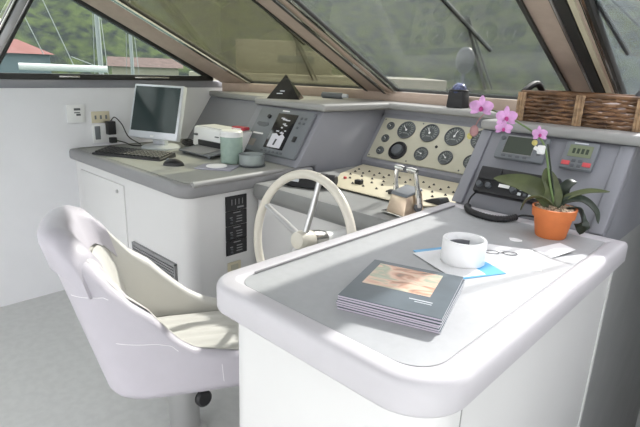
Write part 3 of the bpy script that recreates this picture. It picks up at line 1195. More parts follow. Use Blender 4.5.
# printer
pr = thing('printer', 'white desktop inkjet printer with a grey paper tray in the desk corner', 'printer', (-2.600, 1.875, DTZ), R(2))
b = B()
b.hull3([(-0.22, -0.10, 0.03), (0.20, -0.10, 0.03), (0.20, -0.012, 0.03), (-0.22, -0.012, 0.03)], [(-0.215, -0.085, 0.155), (0.195, -0.085, 0.145), (0.195, 0.065, 0.150), (-0.215, 0.065, 0.150)], bev=0.014)
b.box(-0.21, 0.19, -0.085, -0.012, 0.0, 0.035, bev=0.004)
b.done('body', 'white2', pr)
b = B()
b.box(-0.15, 0.14, -0.104, -0.08, 0.040, 0.075, bev=0.003)
b.done('paper_slot', 'black', pr)
b = B()
b.hull3([(-0.17, -0.235, 0.012), (0.15, -0.235, 0.012), (0.15, -0.09, 0.030), (-0.17, -0.09, 0.030)], [(-0.17, -0.235, 0.022), (0.15, -0.235, 0.022), (0.15, -0.09, 0.040), (-0.17, -0.09, 0.040)], bev=0.003)
b.box(-0.15, -0.13, -0.22, -0.21, 0.0, 0.015)
b.box(0.11, 0.13, -0.22, -0.21, 0.0, 0.015)
b.done('paper_tray', 'mgrey', pr)
b = B()
b.box(-0.195, -0.165, -0.1035, -0.09, 0.098, 0.108)
b.box(0.02, 0.05, -0.1005, -0.09, 0.105, 0.110)
b.done('logo_mark', 'dgrey', pr)
b = B()
b.box(-0.19, 0.17, -0.07, 0.06, 0.150, 0.157, bev=0.003)
b.done('lid', 'white', pr)
# printed sheet in the tray
b = B()
b.box(-0.11, 0.10, -0.075, 0.065, 0, 0.0015)
q = tag(b.done('printed_sheet', 'deskedge', None, loc=(-2.600, 1.705, DTZ + 0.0322)), 'sheet of paper lying in the printer tray', 'paper')
q.rotation_euler = (R(7.1), 0, R(2))

# packet on the printer
pk = thing('candy_packet', 'small red and white packet lying on top of the printer', 'packet', (-2.46, 1.885, DTZ + 0.157), R(10))
b = B()
b.box(-0.05, 0.05, -0.028, 0.028, 0, 0.020, bev=0.006)
b.done('wrapper', mat('red_wrapper', (0.50, 0.05, 0.07), 0.4), pk)
b = B()
b.box(-0.048, 0.030, -0.0295, 0.0285, 0.007, 0.013)
b.done('white_band', 'white2', pk)

# bag of cables behind monitor
b = B()
pts = []
for k in range(40):
    a = k * 0.9
    pts.append((0.05 * math.cos(a) + 0.02 * math.sin(k * .37), 0.03 * math.sin(a), 0.014 + 0.008 * math.sin(k * 1.3) + 0.0008 * k))
b.tube(bez(pts, 160), 0.0055, 6)
tag(b.done('cable_bundle', 'black', None, loc=(-2.895, 1.795, DTZ)), 'tangle of black cables on the desk between monitor and printer', 'cable')

# jar
jr = thing('glass_jar', 'tall pale green glass jar in front of the printer', 'jar', (-2.310, 1.705, DTZ))
b = B()
b.lathe([(0, 0.0), (0.058, 0.0), (0.062, 0.006), (0.062, 0.150), (0, 0.150)], 32)
b.done('body', 'greenjar', jr)
b = B()
b.lathe([(0.063, 0.148), (0.064, 0.152), (0.064, 0.176), (0.058, 0.182), (0, 0.182)], 32)
b.done('white_rim', 'white2', jr)
# dish
ds = thing('glass_dish', 'low round clear glass dish beside the green jar', 'dish', (-2.165, 1.735, DTZ))
b = B()
b.lathe([(0.0, 0.008), (0.066, 0.008), (0.070, 0.012), (0.072, 0.066), (0.066, 0.066), (0.063, 0.020), (0, 0.018)], 32, cap=False)
b.done('bowl', 'clear', ds)
b = B()
b.lathe([(0, 0), (0.070, 0), (0.076, 0.004), (0.076, 0.008), (0, 0.008)], 32)
b.done('dark_base', 'dgrey', ds)
# leaflet and mirror disc
b = B()
b.box(-0.10, 0.10, -0.07, 0.07, 0, 0.006, bev=0.001)
q = tag(b.done('notebook', mat('grey_notebook', (0.35, 0.35, 0.42), 0.5), None, loc=(-2.225, 1.545, DTZ)), 'thin grey notebook lying flat on the desk in front of the green jar', 'notebook')
q.rotation_euler = (0, 0, R(35))
b = B()
b.lathe([(0, 0), (0.055, 0.0), (0.057, 0.002), (0.055, 0.005), (0, 0.005)], 32)
tag(b.done('white_disc', 'paper', None, loc=(-2.235, 1.55, DTZ + .0061)), 'round white disc lying on the grey notebook', 'disc')

# ================================================================== ON THE DASH
py = thing('pyramid_cover', 'shiny black pyramid standing on the dash above the radar display', 'ornament', (-2.415, 2.21, DZ), R(38))
b = B()
b.hull3([(-0.103, -0.103, 0), (0.103, -0.103, 0), (0.103, 0.103, 0), (-0.103, 0.103, 0)], [(-0.002, -0.002, 0.145), (0.002, -0.002, 0.145), (0.002, 0.002, 0.145), (-0.002, 0.002, 0.145)])
b.done('body', mat('gloss_black', (0.012, 0.012, 0.014), 0.12), py, ang=20)
b = B()
sl = Matrix.Translation((0, -0.095, 0)) @ Matrix.Rotation(math.atan2(0.093, -0.142) - math.pi / 2 - R(0), 4, 'X')
for x, z, w in ((-0.01, 0.045, 0.014), (-0.025, 0.03, 0.018)):
    f = 0.101 * z / 0.145
    b.box(x - w, x + w, -0.104 + f - .001, -0.103 + f + .004, z, z + .005)
b.done('white_mark', 'silver', py)
fl = thing('flashlight', 'short grey flashlight lying on the dash beside the black pyramid', 'flashlight', (-2.30, 2.55, DZ + .020), R(12))
b = B()
b.lathe([(0.016, -0.10), (0.020, -0.095), (0.020, 0.05), (0.017, 0.06)], 18, Matrix.Rotation(R(90), 4, 'Y'))
b.done('barrel', 'mgrey', fl)
b = B()
b.lathe([(0.015, 0.06), (0.014, 0.095), (0, 0.10)], 18, Matrix.Rotation(R(90), 4, 'Y'))
b.done('tip', 'silver', fl)
cm = thing('compass', 'dark dash compass with a blue dome behind the gauges', 'compass', (-1.475, 2.70, DZ))
b = B()
b.hull3([(-0.052, -0.045, 0), (0.052, -0.045, 0), (0.052, 0.045, 0), (-0.052, 0.045, 0)], [(-0.046, -0.04, 0.095), (0.046, -0.04, 0.095), (0.046, 0.04, 0.095), (-0.046, 0.04, 0.095)], bev=0.008)
b.done('base', 'blackm', cm)
b = B()
b.sphere((0, 0, 0.098), 0.044, (1, 1, 0.95), 24)
b.done('dome', 'bluedome', cm)
b = B()
b.tube([(0.049 * math.cos(2 * math.pi * k / 32), 0.044 * math.sin(2 * math.pi * k / 32), 0.098) for k in range(32)], 0.006, 8, True)
b.done('ring', 'blackm', cm)

# basket
BX0, BX1, BY0, BY1, BH = -0.93, -0.455, 2.27, 2.50, 0.125
bs = thing('wicker_basket', 'long low brown wicker basket on the dash at the right', 'basket', (-0.66, 2.38, DZ))
BSB = (-0.66, 2.38, DZ)


def wob(k, s):
    return 0.003 * math.sin(k * 1.7 + s * 2.1)


b = B()
L = BX1 - BX0
for row in range(7):
    z = DZ + 0.010 + row * 0.0165
    n = 20
    for yy in (BY0, BY1):
        b.tube([(BX0 + L * k / n, yy + 0.005 * (1 if (k + row) % 2 else -1), z + wob(k, row)) for k in range(n + 1)], 0.0068 + 0.0008 * (row % 2), 7)
    m = 10
    for xx in (BX0, BX1):
        b.tube([(xx + 0.005 * (1 if (k + row) % 2 else -1), BY0 + (BY1 - BY0) * k / m, z + wob(k, row)) for k in range(m + 1)], 0.0072, 7)
part(b, 'woven_sides', 'wicker', bs, BSB)
for xx in (BX0 + 0.005, BX0 + L * 0.52, BX1 - 0.005):
    for yf, yb_ in ((BY0 - 0.012, BY0 - 0.010), (BY1 + 0.012, BY1 + 0.012)):
        b = B()
        for j in (-1, 0, 1):
            b.tube([(xx + j * .012, yf, DZ + .002), (xx + j * .012, yf - 0.002, DZ + 0.06), (xx + j * .012, yb_, DZ + BH)], 0.0068, 6)
        part(b, 'upright', 'wickerlt', bs, BSB)
b = B()
b.box(BX0, BX1, BY0, BY1, DZ + .0, DZ + 0.008)
part(b, 'bottom', 'wicker', bs, BSB)
b = B()
b.tube([(BX0, BY0, DZ + BH), (BX1, BY0, DZ + BH), (BX1, BY1, DZ + BH), (BX0, BY1, DZ + BH)], 0.009, 8, True)
part(b, 'rim', 'wicker', bs, BSB)
for xx, h_, d_ in ((BX0, 0.035, 0.0), (BX1 - .03, 0.05, 0.0)):
    b = B()
    pts = [(xx + 0.01 * math.sin(3.14 * k / 12), BY0 + .01 + (BY1 - BY0 - .02) * k / 12, DZ + BH + h_ * math.sin(math.pi * k / 12)) for k in range(13)]
    b.tube(pts, [0.013 + 0.003 * (k % 2) for k in range(13)], 10)
    part(b, 'handle', 'blackm', bs, BSB)
b = B()
b.hull3([(-0.84, 2.31, DZ + .01), (-0.54, 2.31, DZ + .01), (-0.54, 2.46, DZ + .01), (-0.84, 2.46, DZ + .01)], [(-0.82, 2.33, DZ + .10), (-0.56, 2.33, DZ + .09), (-0.56, 2.45, DZ + .10), (-0.82, 2.45, DZ + .11)], bev=0.01)
tag(b.done('folded_cloth', mat('dark_cloth', (0.16, 0.12, 0.11), 0.9), None), 'dark folded cloth inside the wicker basket', 'cloth')

# ================================================================== ON THE COUNTER
# magazines
MAGZ = 0.0062
NM = 6
m_c = ((-0.718 - 0.461) / 2 - .015, 1.0)
mag_labels = ['bottom magazine of the stack on the counter', 'magazine second from the bottom of the counter stack', 'magazine third from the bottom of the counter stack',
              'magazine third from the top of the counter stack', 'magazine second from the top, just under the picture cover', 'top magazine of the stack, slate cover with a peach and green picture']
mags = []
u = Vector((0.225, 0.072, 0))
ang = math.atan2(0.075, 0.225)


def mag_mesh(seed):
    t = thing('magazine', mag_labels[0], 'magazine', (0, 0, 0), 0, 'stack of magazines on the counter')
    bb = B()
    bb.box(-0.121, 0.120, -0.128, 0.128, 0.0004, MAGZ - 0.0010)
    bb.done('pages', 'pages', t)
    bb = B()
    bb.box(-0.122, 0.1205, -0.129, 0.129, MAGZ - 0.0016, MAGZ - 0.0002)
    bb.box(-0.122, 0.1205, -0.129, 0.129, 0.0, 0.0005)
    bb.done('cover', 'cover', t)
    bb = B()
    bb.box(-0.1222, 0.118, -0.1293, -0.1270, 0.0009, MAGZ - 0.0020)
    bb.done('spine', 'spine', t)
    return t


proto = mag_mesh(0)
proto.location = (-0.622, 0.974, TOPZ)
proto.rotation_euler = (0, 0, ang)
mags.append(proto)
for k in range(1, NM):
    c = clone(proto, None, mag_labels[k])
    c.location = (-0.622 + random.uniform(-.003, .003), 0.974 + random.uniform(-.003, .003), TOPZ + k * MAGZ)
    c.rotation_euler = (0, 0, ang + R(random.uniform(-1.2, 1.2)))
    mags.append(c)
topm = mags[-1]
topm.location = (-0.622, 0.974, TOPZ + 5 * MAGZ)
topm.rotation_euler = (0, 0, ang)
b = B()
b.box(-0.098, 0.072, -0.035, 0.108, MAGZ - .0002, MAGZ + 0.0003)
b.done('cover_picture', 'picture', topm)
b = B()
b.box(0.03, 0.085, -0.066, -0.062, MAGZ - .0002, MAGZ + 0.0002)
b.box(0.045, 0.085, -0.076, -0.073, MAGZ - .0002, MAGZ + 0.0002)
b.done('title_lines', 'silver', topm)


def flat(name, pts, z, t, m, label, cat):
    cx_ = sum(p[0] for p in pts) / len(pts)
    cy_ = sum(p[1] for p in pts) / len(pts)
    bb = B()
    bb.prism([(p[0] - cx_, p[1] - cy_) for p in pts], 0, t)
    o_ = bb.done(name, m, None, loc=(cx_, cy_, z))
    return tag(o_, label, cat)


flat('brochure', [(-0.800, 1.285), (-0.588, 1.188), (-0.518, 1.330), (-0.730, 1.440)], TOPZ, 0.0022, 'blue', 'blue brochure lying on the counter under the white tape roll', 'brochure')
flat('paper_sheet', [(-0.786, 1.262), (-0.600, 1.180), (-0.552, 1.275), (-0.738, 1.372)], TOPZ + .0023, 0.0012, 'paper', 'white sheet lying on top of the blue brochure', 'paper')
flat('paper_slip', [(-0.60, 1.345), (-0.455, 1.430), (-0.545, 1.592), (-0.68, 1.53)], TOPZ + .0001, 0.0012, 'paper', 'white paper slip on the counter between tape roll and flowerpot', 'paper')
b = B()
b.hull3([(-0.55, 1.60, TOPZ + .0005), (-0.475, 1.56, TOPZ + .0005), (-0.44, 1.67, TOPZ + .012), (-0.50, 1.70, TOPZ + .012)],
        [(-0.55, 1.60, TOPZ + .0015), (-0.475, 1.56, TOPZ + .0015), (-0.44, 1.67, TOPZ + .013), (-0.50, 1.70, TOPZ + .013)])
tag(b.done('paper_scrap', 'paper', None), 'curled white paper corner raised off the counter near the flowerpot', 'paper')
b = B()
b.prism([(0.022 * math.cos(a * .7) * (1 + .2 * math.sin(a * 2.1)), 0.018 * math.sin(a * .7)) for a in range(9)], 0, 0.0015)
tag(b.done('paper_bit', 'paper', None, loc=(-0.627, 1.648, TOPZ)), 'tiny white paper bit left of the flowerpot', 'paper')
gl_ = thing('wire_spectacles', 'thin grey wire loops lying on the white paper slip', 'glasses', (-0.60, 1.475, TOPZ + .0045), R(35))
for s in (-1, 1):
    b = B()
    b.tube([(s * .028 + .022 * math.cos(2 * math.pi * k / 24), .015 * math.sin(2 * math.pi * k / 24), 0) for k in range(24)], 0.0014, 6, True)
    b.done('wire_rim', 'dgrey', gl_)
b = B()
b.tube([(-.006, 0.002, 0), (0, .004, .001), (.006, .002, 0)], 0.0012, 6)
b.done('bridge', 'dgrey', gl_)

# roll of tape
tr = thing('tape_roll', 'thick white roll standing on the blue brochure', 'tape', (-0.648, 1.318, TOPZ + .0037))
b = B()
b.lathe([(0.054, 0.0), (0.062, 0.0), (0.064, 0.002), (0.064, 0.068), (0.062, 0.071), (0.055, 0.071), (0.054, 0.069), (0.054, 0.0)], 48, cap=False)
b.done('tape', 'tape', tr, ang=50)
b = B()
b.grid([[(0.0525 * math.cos(R(a)), 0.0525 * math.sin(R(a)), z) for a in range(100, 215, 5)] for z in (0.004, 0.050)], thick=0.001)  # grey printed core, with the far wall's shade put into its dark arc
b.done('shaded_core', 'shaded_core', tr)

# --- orchid
PX, PY = -0.563, 1.792
orc = thing('potted_orchid', 'pink orchid in a terracotta pot on the counter', 'plant', (PX, PY, TOPZ))
b = B()
b.lathe([(0, 0), (0.048, 0), (0.051, 0.004), (0.063, 0.072), (0.070, 0.073), (0.074, 0.106), (0.068, 0.107), (0.064, 0.088), (0, 0.088)], 40)
b.done('pot', 'terra', orc, ang=40)
b = B()
for k in range(150):
    a, rr = random.uniform(0, 6.28), 0.063 * math.sqrt(random.random())
    b.box(-.006, .006, -.004, .004, -.003, .003, mx=Matrix.Translation((rr * math.cos(a), rr * math.sin(a), 0.097 + 0.008 * random.random() + .006 * (1 - rr / .063))) @ Matrix.Rotation(a * 3, 4, 'Z') @ Matrix.Rotation(a, 4, 'X'))
bk_ = b.done('bark_chips', 'bark', orc)
bk_['kind'] = 'stuff'


def leaf(path, w, m, roll_=0.0, name='leaf'):
    """path of points relative to the pot; w half width"""
    P = bez(path, 20)
    rows_ = []
    n = len(P)
    for i, p in enumerate(P):
        t = i / (n - 1)
        d = (P[min(i + 1, n - 1)] - P[max(i - 1, 0)]).normalized()
        side = d.cross(Vector((0, 0, 1)))
        side = side.normalized() if side.length > .05 else Vector((1, 0, 0))
        side = (Matrix.Rotation(roll_, 3, d) @ side)
        nn = side.cross(d).normalized()
        ww = w * (math.sin(math.pi * min(1, (0.12 + 0.88 * t)) ** 0.85) ** 0.6 if t < .999 else 0.02)
        rows_.append([p + side * (ww * s) + nn * (abs(s) * ww * 0.25) for s in (-1, -.5, 0, .5, 1)])
    bb = B()
    bb.grid(rows_, thick=0.003)
    return bb.done(name, m, orc)


leaf([(0.0, 0.0, 0.10), (-0.05, 0.0, 0.150), (-0.13, -0.01, 0.172), (-0.220, -0.03, 0.175)], 0.040, 'leaf', R(-42))
leaf([(0.0, -0.01, 0.10), (-0.015, 0.0, 0.15), (-0.035, 0.0, 0.20), (-0.055, 0.01, 0.235)], 0.030, 'leaf', R(-40))
leaf([(0.0, 0.0, 0.10), (0.03, 0.01, 0.145), (0.09, 0.01, 0.180), (0.155, 0.015, 0.190)], 0.011, 'leaf', R(50))
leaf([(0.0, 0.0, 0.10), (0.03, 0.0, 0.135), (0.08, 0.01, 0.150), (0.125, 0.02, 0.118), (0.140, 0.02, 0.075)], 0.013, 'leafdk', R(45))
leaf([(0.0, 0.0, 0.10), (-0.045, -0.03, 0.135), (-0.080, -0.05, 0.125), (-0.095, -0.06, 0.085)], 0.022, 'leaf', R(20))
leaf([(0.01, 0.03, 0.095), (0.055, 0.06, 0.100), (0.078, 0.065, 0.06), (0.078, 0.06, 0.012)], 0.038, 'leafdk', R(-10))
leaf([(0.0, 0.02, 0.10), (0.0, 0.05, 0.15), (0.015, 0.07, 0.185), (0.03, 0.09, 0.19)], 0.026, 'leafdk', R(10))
b = B()
stem_p = bez([(0.0, 0.0, 0.10), (-0.03, -0.01, 0.20), (-0.055, -0.02, 0.30), (-0.085, -0.03, 0.345), (-0.15, -0.05, 0.385), (-0.22, -0.07, 0.415), (-0.27, -0.09, 0.43)], 30)
b.tube(stem_p, [0.0045 - 0.002 * k / len(stem_p) for k in range(len(stem_p))], 8)
b.done('stem', 'stem', orc)
b = B()
b.tube([(0.005, 0.005, 0.09), (-0.025, 0.0, 0.2), (-0.055, -0.01, 0.32)], 0.003, 6)
b.done('support_stake', 'leafdk', orc)
b = B()
b.box(-0.080, -0.055, -0.035, -0.020, 0.285, 0.315, bev=0.004)
b.tube([(-0.09, -0.03, 0.305), (-0.075, -0.03, 0.30), (-0.06, -0.03, 0.29)], 0.007, 8)
b.done('plant_clip', 'white2', orc)


def flower(c, s, facing, tip=False):
    f = Vector(facing).normalized()
    e1 = Vector((0, 0, 1)).cross(f).normalized()
    e2 = f.cross(e1)
    bb = B()
    for a, l, w in ((90, 1.0, .55), (210, .95, .5), (330, .95, .5), (15, 1.0, .95), (165, 1.0, .95)):
        d = e1 * math.cos(R(a)) + e2 * math.sin(R(a))
        sd = f.cross(d)
        rows_ = []
        for i in range(7):
            t = i / 6
            ww = s * w * 0.5 * math.sin(math.pi * (0.10 + 0.86 * t)) ** .7
            p = Vector(c) + d * (s * l * t) + f * (s * (0.02 + .18 * math.sin(t * 2.2)) + (0.002 if a in (15, 165) else 0))
            rows_.append([p + sd * (ww * k) - f * (ww * .25 * k * k) for k in (-1, -.5, 0, .5, 1)])
        bb.grid(rows_, thick=0.0012)
    o_ = bb.done('flower', 'petal', orc)
    bb = B()
    bb.sphere(Vector(c) + f * s * .22 - e2 * s * .12, s * 0.17, (1, 1, 1.3), 10)
    bb.done('lip', 'lip', o_)


flower((-0.268, -0.10, 0.428), 0.042, (0.35, -1, 0.05))
flower((-0.185, -0.08, 0.400), 0.040, (0.7, -0.6, 0.1))
flower((-0.075, -0.05, 0.352), 0.030, (0.7, -0.5, 0.3))
flower((-0.185, -0.085, 0.365), 0.030, (0.5, -0.8, -0.3))
b = B()
b.sphere((-0.285, -0.10, 0.345), 0.016, (1, 1, 1.3), 12)
b.tube(bez([(-0.25, -0.085, 0.42), (-0.275, -0.095, 0.385), (-0.285, -0.10, 0.35)], 8), 0.002, 6)
b.done('withered_flower', 'fade', orc)
b = B()
b.sphere((-0.30, -0.10, 0.325), 0.010, (1, 1, 1.2), 10)
b.done('bud', 'yellow', orc)
b = B()
b.sphere((-0.09, -0.035, 0.322), 0.010, (1, 1, 1), 10)
b.done('bud', 'yellow', orc)

# ================================================================== HELM CHAIR
CH = (-1.56, 0.90)
ch_az = R(90 - 29)
chair = thing('helm_chair', 'pale grey upholstered helm chair on a metal pedestal at the left of the counter', 'chair', (CH[0], CH[1], 0), ch_az)
ZBT = 0.335
HW, XB, XF = 0.235, -0.26, 0.285


def plan(t, ins=0.0):
    """t in -1..1 from the front of the right arm round the back to the front of the left arm"""
    a = abs(t)
    sgn = -1 if t < 0 else 1
    if a > 0.42:
        k = (a - 0.42) / 0.58
        x = -0.04 + (XF + 0.04) * k
        y = HW - ins
    else:
        ph = (a / 0.42) * math.pi / 2
        ex = 0.62
        x = -0.04 + (XB + ins + 0.04) * (math.cos(ph) ** ex)
        y = (HW - ins) * (math.sin(ph) ** ex)
    return x, y * sgn


def top_h(t):
    a = abs(t)
    pts = [(0, 0.61), (0.18, 0.60), (0.27, 0.575), (0.34, 0.50), (0.38, 0.415), (0.42, 0.335), (0.48, 0.262), (0.54, 0.210), (0.60, 0.178), (0.66, 0.164), (0.75, 0.152), (0.85, 0.140), (1.0, 0.130)]
    for (a0, h0), (a1, h1) in zip(pts, pts[1:]):
        if a <= a1:
            k = (a - a0) / (a1 - a0)
            bump = 0.045 * math.exp(-((a - 0.52) / 0.16) ** 2) if t > 0 else 0.0
            return h0 + (h1 - h0) * k + bump
    return pts[-1][1]


def lean(x, z):
    w = max(0.0, min(1.0, (0.26 - x) / 0.40))
    return -0.28 * z * w


def shell_pt(t, z, ins):
    x, y = plan(t, ins)
    taper = 1 - 0.16 * max(0, z - 0.2)
    return Vector((x + lean(x, z), y * taper, ZBT + z))


def cross(t, off=0.0, full=True):
    h = top_h(t)
    th_ = 0.055 + 0.03 * max(0, (0.5 - abs(t)) / 0.5)
    r = th_ / 2
    c = []
    if full:
        c += [(0.03, 0.0), (0.008, 0.006), (0.0, 0.025)]
    for k in range(7):
        c.append((-off, 0.035 + (h - r - 0.035) * k / 6))
    for k in range(1, 8):
        a = math.pi * k / 8
        c.append((r - (r + off) * math.cos(a), h - r + (r + off) * math.sin(a)))
    for k in range(6):
        c.append((th_ + off, (h - r) + (0.06 - h + r) * k / 5))
    return c


NT = 64
rows_ = []
for i in range(NT + 1):
    t = -1 + 2 * i / NT
    ring = [shell_pt(t, z, ins) for ins, z in cross(t)]
    rows_.append(ring)
b = B()
# rounded front ends of the arms
def endring(t, k):
    ring = [shell_pt(t, z, ins) for ins, z in cross(t)]
    ctr = sum(ring, Vector()) / len(ring)
    return [ctr + (p - ctr) * k + Vector((0.02 * (1 - k) ** .5, 0, 0)) for p in ring]
rows2 = [endring(-1, .55), endring(-1, .85)] + rows_ + [endring(1, .85), endring(1, .55)]
b.grid(rows2, closed_u=True)
b.done('shell', 'vinyl', chair, ang=70)
b = B()
lin = []
for i in range(NT + 1):
    t = -0.97 + 1.94 * i / NT
    h = top_h(t)
    th_ = 0.055 + 0.03 * max(0, (0.5 - abs(t)) / 0.5)
    r = th_ / 2
    prof = []
    for k in range(5):
        a = math.pi * (0.5 + 0.5 * k / 4)
        prof.append((r - (r + .002) * math.cos(a), h - r + (r + .002) * math.sin(a)))
    for k in range(1, 6):
        prof.append((th_ + .002, (h - r) + (0.06 - h + r) * k / 5))
    lin.append([shell_pt(t, z, ins) for ins, z in prof])
b.grid(lin)
b.done('inner_lining', 'vinylin', chair, ang=70)
# underside pan
b = B()
und = [shell_pt(-1 + 2 * i / 40, 0.004, 0.012) for i in range(41)]
b.prism([(p.x, p.y) for p in und], ZBT + .002, ZBT + 0.05, 'z')
b.done('seat_pan', 'vinyl', chair)
# rolled headrest over the top of the back
b = B()
hr = []
for i in range(33):
    t = -0.325 + 0.65 * i / 32
    h = top_h(t)
    th_ = 0.055 + 0.03 * max(0, (0.5 - abs(t)) / 0.5)
    r = th_ / 2
    off = 0.012
    prof = [(0.01, h - 0.12), (-off, h - 0.115), (-off, h - 0.07), (-off, h - r)]
    for k in range(1, 8):
        a = math.pi * k / 8
        prof.append((r - (r + off) * math.cos(a), h - r + (r + off) * math.sin(a)))
    prof += [(th_ + off, h - r), (th_ + off, h - 0.08), (th_ + off, h - 0.13), (th_ - .02, h - 0.135)]
    hr.append([shell_pt(t, z, ins) for ins, z in prof])
b.grid(hr, closed_u=True)
b.done('head_roll', 'vinyl', chair, ang=60)
# inner back pad
b = B()
pad = []
for i in range(25):
    t = -0.31 + 0.62 * i / 24
    w = max(0.0, math.cos(t / 0.31 * math.pi / 2)) ** .35
    pr_ = []
    for k in range(11):
        z = 0.13 + (0.46 - 0.13) * k / 10
        th_ = 0.055 + 0.03 * max(0, (0.5 - abs(t)) / 0.5)
        bul = 0.035 * w * math.sin(math.pi * (0.08 + .84 * k / 10)) ** .5 - 0.004
        pr_.append(shell_pt(t, z, th_ + bul))
    pad.append(pr_)
b.grid(pad)
b.done('back_cushion', 'vinylin', chair, ang=70)
# seat cushion with sewn channels
b = B()
n = 30
sx0, sx1, sw_ = -0.17, 0.29, 0.172
rows_ = []
for i in range(n + 1):
    y = -sw_ + 2 * sw_ * i / n
    chn = 0.006 * abs(math.sin(math.pi * (i / n) * 6)) ** .4
    e = 1 - abs(y / sw_) ** 8
    ring = []
    for k in range(13):
        x = sx0 + (sx1 - sx0) * k / 12
        fx = 1 - max(0, (k - 9) / 3) ** 2.2
        ring.append((x, y, ZBT + 0.055 + (0.075 + chn) * (0.35 + .65 * e) * (0.25 + .75 * fx)))
    ring = [(sx0, y, ZBT + 0.03)] + ring + [(sx1, y, ZBT + 0.03)]
    rows_.append(ring)
b.grid(rows_, closed_u=True)
b.done('seat_cushion', 'vinylin', chair, ang=60)
# stitched seams
for t0, z0, t1, z1 in ((-0.20, 0.40, -0.37, 0.40), (-0.34, 0.235, -0.52, 0.20)):
    pts = []
    for k in range(17):
        q = k / 16
        pts.append(shell_pt(t0 + (t1 - t0) * q, min(z0 + (z1 - z0) * q, top_h(t0 + (t1 - t0) * q) - .045), 0.0006))
    b = B()
    b.tube(pts, 0.0015, 6)
    b.done('stitching', 'seam', chair)
b = B()
b.tube([shell_pt(-0.74, 0.04 + 0.07 * k / 10, 0.0006) for k in range(11)], 0.0015, 6)
b.done('stitching', 'seam', chair)
b = B()
b.lathe([(0.085, 0.0), (0.085, 0.008), (0.060, 0.020), (0.060, 0.25), (0.052, 0.253), (0.052, 0.30), (0.10, 0.315), (0.10, 0.34)], 32)
b.done('pedestal', 'steel', chair)
KP = Vector((0.065, -0.20, 0.292))
b = B()
b.lathe([(0.026, -0.012), (0.031, -0.008), (0.031, 0.006), (0.024, 0.012), (0, 0.012)], 20, Matrix.Translation(KP) @ Matrix.Rotation(R(80), 4, 'X') @ Matrix.Rotation(R(25), 4, 'Y'))
b.tube([(0.03, -0.04, 0.305), tuple(KP)], 0.008, 8)
b.done('height_knob', 'black', chair)

# small brown object on the floor
b = B()
b.sphere((0, 0, 0.02), 0.03, (1.6, 0.8, 0.7), 14)
q = tag(b.done('brown_shoe_tip', 'brown', None, loc=(-2.52, 0.215, 0.001)), 'small brown object on the floor at the left edge of the photo', 'shoe')

# ================================================================== OUTSIDE
b = B()
b.box(-300, 300, -300, 300, -2.7, -2.6)
struct(b.done('harbour_water', 'water'))
# wooded hills round the bay
b = B()
rows_ = []
rn = random.Random(3)
NA, NR = 120, 14
ph = [rn.uniform(0, 6.28) for _ in range(8)]
for j in range(NR + 1):
    rr = 70 + j * 6.5
    ring = []
    for i in range(NA + 1):
        a = R(-110 + 220 * i / NA)                    # azimuth, 0 is forward
        hh = 36 + 5 * math.sin(a * 3 + ph[0]) + 3 * math.sin(a * 7 + ph[1]) + 1.5 * math.sin(a * 17 + ph[2])
        k = j / NR
        z = -2.6 + hh * (1 - (1 - k) ** 1.7) + (1.2 * rn.random() if j else 0)
        q = rr + 1.5 * rn.random()
        ring.append((q * math.sin(a), q * math.cos(a), z))
    rows_.append(ring)
b.grid(rows_)
hl = struct(b.done('wooded_hills', 'hill', ang=180))


def out_pt(az, el, dist):
    a = R(az)
    return Vector((dist * math.sin(a), dist * math.cos(a), EYE + dist * math.tan(R(el))))


def house(az, dist, w, dep, eave, ridge, wall_m, roof_m, label, name='harbour_building', base=-2.6, hip=False):
    p = out_pt(az, 0, dist)
    t = thing(name, label, 'building', (p.x, p.y, base), -R(az))
    bb = B()
    bb.box(-w / 2, w / 2, -dep / 2, dep / 2, 0, eave - base)
    bb.done('wall', wall_m, t)
    bb = B()
    e, rg = eave - base, ridge - base
    if hip:
        bb.hull3([(-w / 2 - .3, -dep / 2 - .3, e - .1), (w / 2 + .3, -dep / 2 - .3, e - .1), (w / 2 + .3, dep / 2 + .3, e - .1), (-w / 2 - .3, dep / 2 + .3, e - .1)],
                 [(-.3, -.1, rg), (.3, -.1, rg), (.3, .1, rg), (-.3, .1, rg)])
    else:
        bb.prism([(-dep / 2 - .4, e - .1), (dep / 2 + .4, e - .1), (0, rg)], -w / 2 - .5, w / 2 + .5, 'x')
    bb.done('roof', roof_m, t)
    return t


house(-74.1, 42, 4.2, 4, 1.72, 2.55, 'bluewall', 'redroof', 'pale blue waterfront building with a red roof seen through the left window', hip=True)
house(-62.3, 60, 6.6, 5, 0.9, 1.75, 'boat', 'brownroof', 'long low building with a brownish red roof right of the masts')
for az, dist, top, lab in ((-66.6, 16, 4.5, 'tall pale mast standing left of the other in the side window'), (-63.6, 19, 4.5, 'slim mast nearer the windshield corner in the side window')):
    p = out_pt(az, 0, dist)
    t = thing('sailboat_mast', lab, 'mast', (p.x, p.y, -2.0))
    b = B()
    b.tube([(0, 0, 0), (0, 0, top + 2)], 0.07 if dist < 17 else 0.06, 10)
    b.done('pole', 'mast', t)
    b = B()
    b.tube([(-0.5, 0, 2.6), (0.5, 0, 2.6)], 0.025, 6)
    b.tube([(0.5, 0, 2.6), (0, 0, top + 2)], 0.010, 5)
    b.tube([(-0.5, 0, 2.6), (0, 0, top + 2)], 0.010, 5)
    b.done('rigging', 'mast', t)
